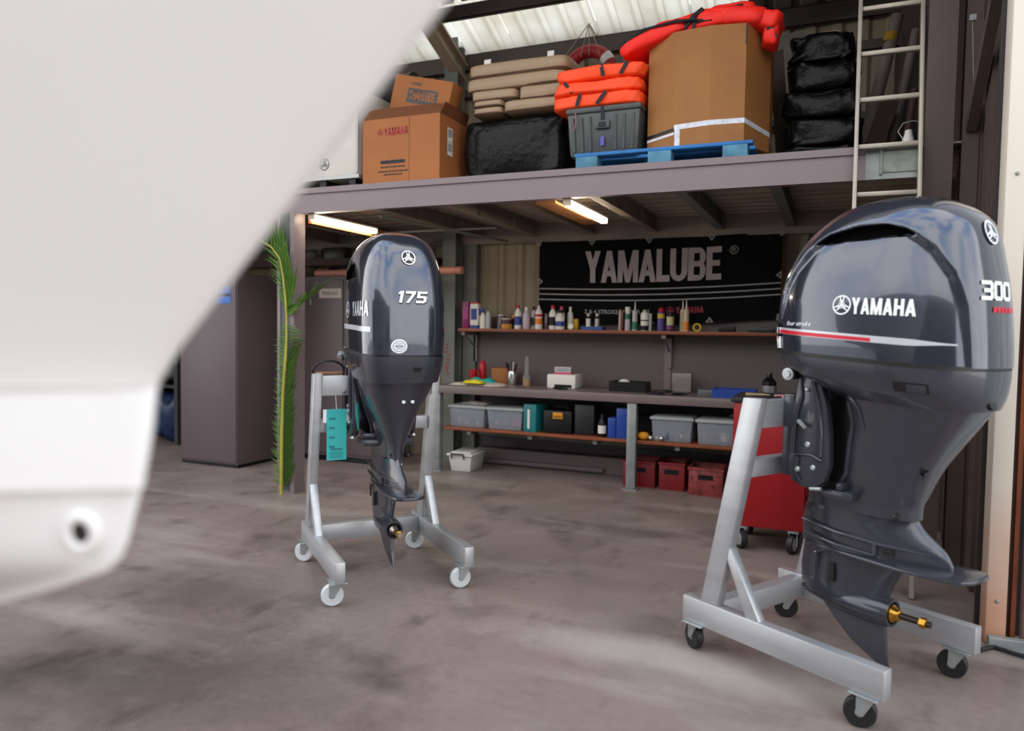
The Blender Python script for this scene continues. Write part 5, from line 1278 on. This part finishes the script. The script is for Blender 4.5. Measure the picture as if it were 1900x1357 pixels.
b = MB(); b.tube([(.28, 6.12, DZ+.04), (.47, 6.20, 3.52)], .034, 14); simple('pipe', M_pvc, 'thinner grey pipe leaning right of the taped pipe', 'pipe', b)
b = MB(); b.tube([(.38, 5.98, DZ+.03), (.46, 6.02, 3.05)], .024, 12); simple('pipe', mat('rusty pipe', '#5d4438', .6, var=.2, scale=6), 'short rusty pipe leaning against the right column', 'pipe', b)
leaning('board', 'dark brown plank leaning in front of the pipes', 'board', (.13, 5.90, DZ+.02), (.31, 5.98, 2.98), .12, .02, mat('dark plank', '#3a2620', .7))
t = thing('bell_lamp', 'small white bell shaped lamp standing at the mezzanine edge', 'lamp', (.355, 4.95, DZ))
b = MB(); b.lathe([(.048, 0), (.046, .02), (.022, .10), (.020, .12), (.012, .125)], n=16); b.build('shade', BW, t)
b = MB(); b.tube([(-.02, 0, .06), (-.055, 0, .12), (-.03, 0, .165), (.02, 0, .175), (.06, 0, .165)], .003, 6); b.build('wire', LG, t)
# rolled tarpaulins at the back left and bundles in the roof
M_tarp = mat('dark tarpaulin', '#2a2a2a', .5, var=.4, scale=3, bump=.1)
for i, (y, z, r) in enumerate(((6.30, DZ+.21, .19), (6.32, DZ+.58, .17), (6.30, DZ+.92, .16), (6.32, DZ+1.23, .14))):
    b = MB(); b.tube([(-5.3+k*.17, y+.012*math.sin(k*1.3+i), z+.008*math.sin(k*2+i)) for k in range(10)], [r*(1+.04*math.sin(k*1.9+i)) for k in range(10)], 18)
    simple('rolled_tarpaulin', M_tarp, ('lowest', 'second', 'third', 'topmost')[i]+' dark rolled tarpaulin stacked behind the cardboard boxes', 'tarpaulin', b, 'rolled tarpaulins', smooth=60)
M_net = mat('brown net', '#5b4a3e', .8, var=.3, scale=12, bump=.3)
b = MB(); b.tube([(-.62, 6.10, 4.02), (-.45, 6.06, 3.99), (-.25, 6.1, 4.0), (-.02, 6.08, 4.03), (.2, 6.1, 4.05)], [.05, .085, .09, .075, .05], 12); nt_ = simple('rolled_net', M_net, 'rolled brown net slung under the roof by the ladder', 'net', b, smooth=60)
# ================================================================== LAMPS, LADDER, LEFT SIDE, BOAT
M_tube = bpy.data.materials.new('lit fluorescent tube'); M_tube.use_nodes = True
_b = M_tube.node_tree.nodes['Principled BSDF']; _b.inputs['Base Color'].default_value = (1, .95, .85, 1); _b.inputs['Emission Color'].default_value = (1, .86, .62, 1); _b.inputs['Emission Strength'].default_value = 9.0
for x, lb in ((-3.77, 'lit fluorescent batten under the mezzanine beside the front post'), (-1.67, 'lit fluorescent batten under the mezzanine in front of the banner')):
    t = thing('fluorescent_lamp', lb, 'lamp', (x, 5.16, 2.150))
    b = MB(); b.b2(-.03, .03, -.38, .50, .036, .053); b.build('housing', C_('lamp housing', '#d5cbb8'), t, bevel=.004)
    b = MB(); b.b2(-.027, .027, -.38, .49, .0, .036); b.build('diffuser', M_tube, t, bevel=.012)
    for y in (-.383, .494): b = MB(); b.b2(-.028, .028, y-.004, y+.004, 0, .045); b.build('end_cap', C_('lamp end', '#b7a68c'), t)
# timber batten beside the left lamp
b = MB(); b.b2(-3.84, -3.81, 4.83, 6.60, 2.13, 2.20); struct(b.build('batten', mat('raw timber', '#a8703c', .6, var=.15, scale=10), smooth=0))
b = MB(); b.b2(-1.92, -1.78, 4.85, 5.9, 2.185, 2.203); struct(b.build('timber_board', mat('raw timber', '#a8703c', .6), smooth=0))

# ladder
LD = thing('ladder', 'aluminium ladder leaning against the mezzanine edge', 'ladder', (.236, 4.20, 0))
M_lad = mat('dull ladder aluminium', '#a0988c', .45, metal=.4, var=.12, scale=6)
def ly(z): return (4.74-4.235)/2.42*z
for x in (-.16, .16):
    b = MB(); b.bar((x, 0, 0), (x, ly(3.55), 3.55), .022, .06, (0, -1, .2)); b.build('rail', M_lad, LD, bevel=.003)
z = .17
while z < 3.5:
    b = MB(); b.box((0, ly(z), z), (.30, .032, .026)); b.build('rung', M_lad, LD, bevel=.004); z += .2755
# chain from the ladder to the column
ch = thing('chain', 'rusty chain hanging from the ladder to the right column', 'chain', (.40, 4.72, 2.30))
pts = [Vector((.0, -.02, .16)), Vector((.06, .06, .145)), Vector((.11, .25, .12)), Vector((.15, .35, .10)), Vector((.16, .36, -.05))]
for i in range(16):
    f = i/15*3.999; k = int(f); p = pts[k].lerp(pts[k+1], f-k)
    b = MB(); a = i % 2*PI/2
    b.tube([p+Vector((.012*math.cos(q)*(.6 if a else 1), .008*math.sin(q) if a else .014*math.cos(q)*.3, .010*math.sin(q))) for q in [2*PI*k2/10 for k2 in range(10)]], .003, 6, closed=True); b.build('link', M_rust, ch)
# floor cable at the door
b = MB(); b.tube([(.60, 3.60, .012), (.66, 3.66, .012), (.72, 3.62, .012), (.86, 3.55, .012), (1.2, 3.52, .012), (1.8, 3.45, .012)], .009, 8); simple('cable', M_rubber, 'black cable running over the floor at the door jamb', 'cable', b)

# lockers
M_lock = mat('shade toned mauve locker', '#5a4e50', .45, var=.04, scale=2)  # same mauve as the edge beam, darkened to paint in the shade here
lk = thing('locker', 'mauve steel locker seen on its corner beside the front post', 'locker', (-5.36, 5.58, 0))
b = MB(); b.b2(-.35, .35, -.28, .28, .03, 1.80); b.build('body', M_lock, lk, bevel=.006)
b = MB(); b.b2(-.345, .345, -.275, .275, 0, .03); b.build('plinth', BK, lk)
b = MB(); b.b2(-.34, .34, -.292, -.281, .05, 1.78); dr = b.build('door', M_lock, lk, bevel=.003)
b = MB(); b.b2(.12, .28, -.2955, -.2925, 1.52, 1.68); lb = b.build('notice', C_('blue notice', '#2c66b8'), dr)
b = MB(); b.b2(.13, .27, -.2965, -.2957, 1.585, 1.61); b.build('notice_print', BK, lb)
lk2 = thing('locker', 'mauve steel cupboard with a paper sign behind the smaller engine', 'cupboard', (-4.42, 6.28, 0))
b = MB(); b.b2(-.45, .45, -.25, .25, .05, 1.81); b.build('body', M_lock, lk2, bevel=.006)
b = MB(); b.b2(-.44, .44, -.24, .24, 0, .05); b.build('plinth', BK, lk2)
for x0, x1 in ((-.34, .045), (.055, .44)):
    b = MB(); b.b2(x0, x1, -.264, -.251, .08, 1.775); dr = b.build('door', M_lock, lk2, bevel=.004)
    if x0 < 0:
        b = MB(); b.b2(-.23, .03, -.267, -.2645, 1.60, 1.69); sg_ = b.build('paper_sign', C_('paper sign', '#b3a59c'), dr)
        b = MB(); text_mesh(b, 'TRIBORD', .034, lambda x, y: (-.20+x, -.2675, 1.628+y), bold=.02); b.build('sign_lettering', C_('sign print', '#4b4444'), sg_)
        b = MB(); b.box((-.335, -.262, 1.56), (.012, .02, .06)); b.build('hinge', LG, dr)
b = MB(); b.tube([(-5.0+.25, 6.10, 1.845), (-3.10, 6.05, 1.845)], .034, 16); simple('pipe', mat('pink primer pipe', '#b5796a', .55, var=.08), 'long pink pipe lying on the cupboard behind the smaller engine', 'pipe', b)
# dark shelf above the cupboards with odds and ends
t = thing('wall_shelf', 'dark wooden shelf above the mauve cupboard', 'shelf', (-5.2, 6.55, 1.955))
b = MB(); b.b2(-1.5, 1.55, -.14, .13, 0, .07); b.build('board', mat('dark shelf wood', '#4a332c', .6, var=.2, scale=5), t)
for x in (-1.3, 0, 1.4): b = MB(); b.b2(x-.02, x+.02, -.10, .13, -.18, 0); b.build('bracket', M_steel, t)
b = superq((-5.16, 6.52, 2.078), (.095, .07, .055), .8, 20, 10, .008, 20, 3); simple('rag', C_('grey rag', '#7b716a', rough=.9), 'crumpled grey rag on the dark shelf', 'rag', b)
t = carton('tool_case', 'dark case standing on the dark shelf', 'case', -4.82, 6.54, 2.025, (.26, .14, .12), C_('dark olive case', '#2b2a22'))
b = superq((-4.70, 6.36, 1.855), (.10, .08, .05), .7, 20, 10, .008, 20, 9); b.v = [(x, y, max(1.811, z)) for x, y, z in b.v]; simple('bag', BK, 'black bag lying on the mauve cupboard', 'bag', b)
# dark rack at the far left with a blue tarpaulin bundle
rk = thing('storage_rack', 'dark steel rack at the far left behind the boat bow', 'rack', (-6.75, 6.35, 0))
for x in (-.45, .16):
    for y in (-.28, .28): b = MB(); b.b2(x-.025, x+.025, y-.025, y+.025, 0, 2.1); b.build('post', mat('dark rack steel', '#3b3636', .5), rk)
for z in (.62, 1.25, 1.85): b = MB(); b.b2(-.47, .18, -.30, .30, z, z+.03); b.build('shelf_board', mat('dark rack steel', '#3b3636', .5), rk)
b = superq((-6.90, 6.35, .30), (.26, .26, .28), .6, 36, 18, .02, 10, 5); b.v = [(x, y, max(0.001, z)) for x, y, z in b.v]; simple('tarpaulin', mat('navy tarpaulin', '#16294a', .4, var=.3, scale=8, bump=.3), 'crumpled navy tarpaulin under the dark rack', 'tarpaulin', b, smooth=60)
b = superq((-6.90, 6.35, .84), (.25, .26, .18), .6, 36, 18, .02, 10, 6); b.v = [(x, y, max(.652, z)) for x, y, z in b.v]; simple('bag', mat('black bag', '#191919', .5, bump=.2), 'black bag on the dark rack', 'bag', b, smooth=60)

# ---- palm frond tied to the front post
pf = thing('palm_frond', 'tall green palm frond standing against the front post', 'palm frond', (-3.94, 4.66, 0))
M_leaf = mat('palm leaflet green', '#567c30', .42, var=.45, scale=6)
M_rach = mat('palm rib yellow', '#a89a3c', .5, var=.15, scale=8)
rp = [(-.014, 0), (-.012, .25), (-.008, .5), (.004, .8), (.030, 1.1), (.038, 1.25), (.036, 1.40), (.027, 1.53), (.004, 1.70), (-.028, 1.84), (-.11, 1.93), (-.22, 1.985)]
def rpt(z):
    for (a, b_), (c, d) in zip(rp, rp[1:]):
        if b_ <= z <= d: return a+(c-a)*(z-b_)/(d-b_)
    return rp[-1][0]
b = MB(); b.tube([(x, -.012, z) for x, z in rp], [.013, .013, .012, .011, .010, .009, .008, .008, .007, .006, .005, .003], 8); b.build('rib', M_rach, pf)
def leaflet_mesh(curl):
    b = MB(); n = 6; vs = []
    for i in range(n+1):
        s = i/n; w_ = .5*math.sin(PI*min(1, s*.9+.10))**.7*(1-s*.55); zc = curl*s*s
        vs += [(s, -w_, zc+.25*w_), (s, 0, zc), (s, w_, zc+.25*w_)]
    b.add(vs, [f for i in range(n) for f in ((3*i, 3*i+3, 3*i+4, 3*i+1), (3*i+1, 3*i+4, 3*i+5, 3*i+2))])
    o = b.build('leaflet', M_leaf, None); me = o.data; bpy.data.objects.remove(o); return me
LM = [leaflet_mesh(c) for c in (-.25, -.1, .05)]
def leaflet(x, y, z, ang, out_, ln, wd):
    """ang: angle in the x-z plane from +x; out_: tilt towards the room"""
    o = bpy.data.objects.new('leaflet', random.choice(LM)); COL.objects.link(o); o.parent = pf
    d = Vector((math.cos(ang), -math.sin(out_), math.sin(ang))).normalized()
    nrm = Vector((0, -1, 0)); sd = nrm.cross(d).normalized(); nn = -d.cross(sd)
    m_ = Matrix((d*ln, sd*wd, nn*ln)).transposed().to_4x4(); m_.translation = (x, y, z); o.matrix_local = m_
random.seed(11)
for i in range(72):        # dense lower part
    z = .05+i*.0180; x = rpt(z); f = smooth01((z-.95)/.36)
    up = 46-52*f+random.uniform(-4, 4); ln = .205*(1-.35*smooth01((z-1.15)/.2))
    leaflet(x, .004+random.uniform(-.004, .004), z, R(up), .12, ln+random.uniform(-.01, .015), .0125)
    leaflet(x, .004+random.uniform(-.004, .004), z, R(180-up*.9), .08, ln*.56+random.uniform(-.01, .01), .0125)
for i in range(26):        # loose upper part
    z = 1.44+i*.0208; x = rpt(z); s = i/25
    leaflet(x, .004, z, R(76+18*s+random.uniform(-4, 4)), .04, .36-.1*s+random.uniform(-.03, .03), .0075)
    leaflet(x, .004, z, R(126+24*s+random.uniform(-5, 5)), .08, .15+.05*s+random.uniform(-.02, .02), .0075)
for (z, a, ln, wd) in ((1.40, 36, .22, .04), (1.42, 30, .34, .035), (1.44, 26, .50, .022), (1.46, 23, .58, .016), (1.43, 33, .28, .03)): leaflet(rpt(z), -.008, z, R(a), .10, ln, wd)

# ---- boat bow close at the left
M_gel = mat('white gelcoat', '#f4f3f0', .28, var=.02, scale=3, coat=.3)
stem = [(1.000, -.90), (1.024, -.796), (1.052, -.713), (1.082, -.635), (1.098, -.616), (1.117, -.606), (1.170, -.588), (1.222, -.576), (1.262, -.570), (1.270, -.566), (1.30, -.541), (1.435, -.404), (1.563, -.272), (1.70, -.135), (1.85, .01), (1.95, .09)]
def stem_x(z):
    for (a, b_), (c, d) in zip(stem, stem[1:]):
        if a <= z <= c: return b_+(d-b_)*(z-a)/(c-a)
    return stem[-1][1]
YB = .50
def hb(z, d):
    r = .006; k = 1.45*.72*(1-math.exp(-d/1.45))
    g = 1.0
    if z < 1.262: g = .97
    else: g = 1.0+.25*(z-1.262)
    if z < 1.168: g *= max(.10, .62+.38*(z-1.02)/.148)
    bq = math.sqrt(k*k+2*r*d*math.exp(-d/.25))*g
    return max(bq*.3, bq-(.011 if z < 1.1665 else .0)-(.003 if z < 1.2615 else 0)*min(1, d/.03))
# the two soft ledges of the bow
zsx = [1.000, 1.012, 1.024, 1.038, 1.052, 1.067, 1.082, 1.098, 1.117, 1.14, 1.160, 1.1660, 1.1670, 1.19, 1.222, 1.245, 1.258, 1.2610, 1.2620, 1.266, 1.272, 1.30, 1.36, 1.435, 1.50, 1.563, 1.63, 1.70, 1.78, 1.85, 1.95]
ds = [0, .002, .006, .012, .02, .032, .05, .075, .11, .16, .23, .32, .45, .6, .8, 1.05, 1.35, 1.7, 2.1, 2.6]
bt = thing('boat', 'white boat bow with a tow hole close to the camera', 'boat', (-1.6, YB, 1.0))
def hull_ring(z):
    x0 = stem_x(z); xe = -3.0; pts = []
    for d in reversed(ds): dd = d*(x0-xe)/2.6; pts.append((x0-dd+1.6, -hb(z, dd), z-1.0))
    for d in ds[1:]: dd = d*(x0-xe)/2.6; pts.append((x0-dd+1.6, hb(z, dd), z-1.0))
    return pts
b = MB(); b.loft([hull_ring(z) for z in zsx], True, True); hull = b.build('hull', M_gel, bt, smooth=28)
th = BVHTree.FromPolygons([Vector(v) for v in b.v], b.f)
def hull_pt(dirv, off):
    h = th.ray_cast(Vector((1.6, -YB, .32)), dirv); n_ = h[1] if h[1].dot(dirv) < 0 else -h[1]
    return h[0]+n_*off, n_
p_, n_ = hull_pt(Vector((-.567, .423, -.172)).normalized(), 0)
b = MB(); a_ = Vector((0, 0, 1)).cross(n_).normalized(); c_ = n_.cross(a_)
b.tube([p_+n_*.001+(a_*math.cos(t)*.75+c_*math.sin(t))*.0165 for t in [2*PI*i/28 for i in range(28)]], .0055, 10, closed=True); b.build('tow_eye_ring', M_gel, bt)
b = MB(); b.lathe([(.0125, -.02), (.0125, .0035)], p_, n_, 24); b.build('tow_hole', C_('hole shadow', '#2a2422'), bt)
b = MB()
for x in (-1.0, .15):     # keel blocks on a stand, out of the picture to the left
    pass
cr = thing('boat_cradle', 'steel cradle carrying the boat at the left outside the picture', 'cradle', (-2.3, YB, 0))
M_crd = mat('cradle steel', '#5b5f62', .5, metal=.4)
for y in (-.30, .30):
    b = MB(); b.b2(-.6, .6, y-.04, y+.04, 0, .08); b.build('runner', M_crd, cr)
for x in (-.4, .4):
    b = MB(); b.b2(x-.04, x+.04, -.30, .30, .08, .16); b.build('crossbeam', M_crd, cr)
    b = MB(); b.b2(x-.05, x+.05, -.05, .05, .16, .93); b.build('post', M_crd, cr)
b = MB(); b.b2(-.55, .55, -.09, .09, .93, .998); b.build('keel_pad', C_('timber pad', '#8a6a44'), cr)
